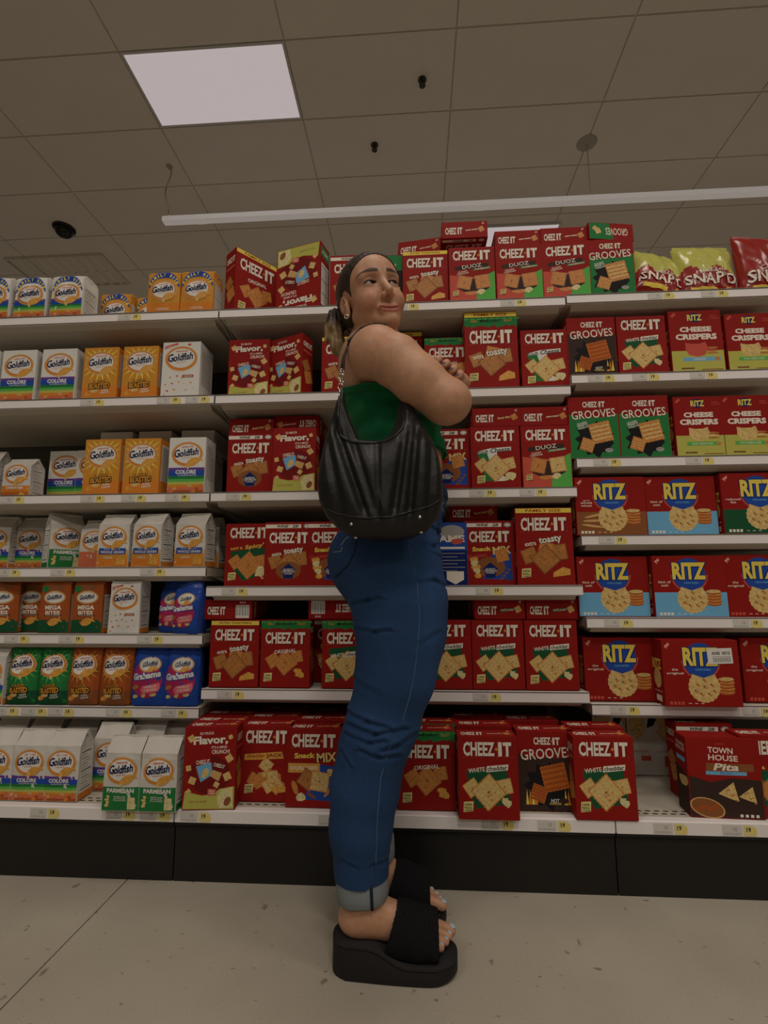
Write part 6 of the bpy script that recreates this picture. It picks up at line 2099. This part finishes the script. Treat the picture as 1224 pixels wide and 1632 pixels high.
bagseam('base_seam', [(513, 806), (535, 818), (560, 823), (588, 826), (603, 824), (625, 824), (645, 818), (665, 813), (690, 805), (702, 796)], .0022, LEA)
bagseam('centre_seam', [(603, 712), (603, 740), (604, 775), (608, 800), (613, 822)], .0016, LEA)
bagseam('rim_piping', [(542, 632), (540, 655), (540, 680), (544, 695), (556, 703), (575, 706), (597, 706), (616, 703), (632, 694), (642, 682), (645, 668)], .0034, LEA)


def shoulder_strap():
    # up the back of the shoulder and over it, lying on the skin
    o = [W(546, 594, 1.10), W(547, 580, 1.10), W(550, 566, 1.105), W(555, 553, 1.11)]
    for q in (W(562, 543, 1.105), W(572, 528, 1.13), W(584, 520, 1.155), W(598, 522, 1.18), W(612, 540, 1.19), W(625, 570, 1.185), W(632, 600, 1.175)):
        p_ = on_surf(f_body, q)
        G_ = np.array([(f_body((p_ + 1e-3 * np.eye(3)[i])[None]) - f_body((p_ - 1e-3 * np.eye(3)[i])[None]))[0] for i in range(3)]); G_ /= np.linalg.norm(G_)
        o.append(p_ + G_ * .004)
    return o


sp = shoulder_strap()
V = []; F_ = []
cs_ = []
for a, b_ in zip(sp[:-1], sp[1:]):
    for k in range(4): cs_.append(a + (b_ - a) * k / 4)
cs_.append(sp[-1])
b = MB()
def strip(pts, w, th, outward):
    V = []; F_ = []
    for i, p_ in enumerate(pts):
        t = pts[min(i + 1, len(pts) - 1)] - pts[max(i - 1, 0)]; t /= np.linalg.norm(t)
        nrm = outward(p_); nrm = nrm - t * (nrm @ t); nrm /= np.linalg.norm(nrm); s_ = np.cross(t, nrm)
        V += [p_ + s_ * w / 2 - nrm * th / 2, p_ + s_ * w / 2 + nrm * th / 2, p_ - s_ * w / 2 + nrm * th / 2, p_ - s_ * w / 2 - nrm * th / 2]
    for i in range(len(pts) - 1):
        for j in range(4): F_.append((i * 4 + j, i * 4 + (j + 1) % 4, (i + 1) * 4 + (j + 1) % 4, (i + 1) * 4 + j))
    F_.append((0, 3, 2, 1)); e = (len(pts) - 1) * 4; F_.append((e, e + 1, e + 2, e + 3))
    return V, F_


cen = W(601, 575, 1.14)
Vs, Fs = strip(cs_, .022, .004, lambda q: q - cen)
link('shoulder_strap', mesh('shoulder_strap', [v_ - BO for v_ in Vs], Fs, LEA, None, True), bag)
SIL = M('silver', (.75, .72, .66), .2, 1.)
for k, (x, y) in enumerate(((546, 592), (544, 600), (545, 608), (543, 616), (544, 624))):
    c = W(x, y, 1.048) - BO; b = MB()
    for_ = [tuple(c + V3(.0055 * math.cos(q * math.pi / 5) * (1 if k % 2 else .5), .003 * math.cos(q * math.pi / 5) * (0 if k % 2 else 1), .007 * math.sin(q * math.pi / 5))) for q in range(10)]
    b.tube(for_, .0016, 6, closed=True); link('chain_link', b.mesh('chain_link', SIL, True), bag)
for (x, y) in ((560, 835), (669, 824), (567, 856), (671, 848)):
    q = W(x, y, 1.0); ts = np.linspace(.94, 1.12, 160); L_ = camp + (q - camp)[None] * ts[:, None]; dd = f_bag(L_); i = np.argmax(dd < 0); c = (L_[i] if dd[i] < 0 else W(x, y, BY)) - BO
    v, f = lathe([(.0035, 0), (.0038, .0015), (.0024, .0032), (.0004, .0038)], 12)
    o = link('stud', mesh('stud', v, f, SIL, smooth=True), bag); o.location = tuple(c); o.rotation_euler = (math.pi / 2 + .2, 0, 0)
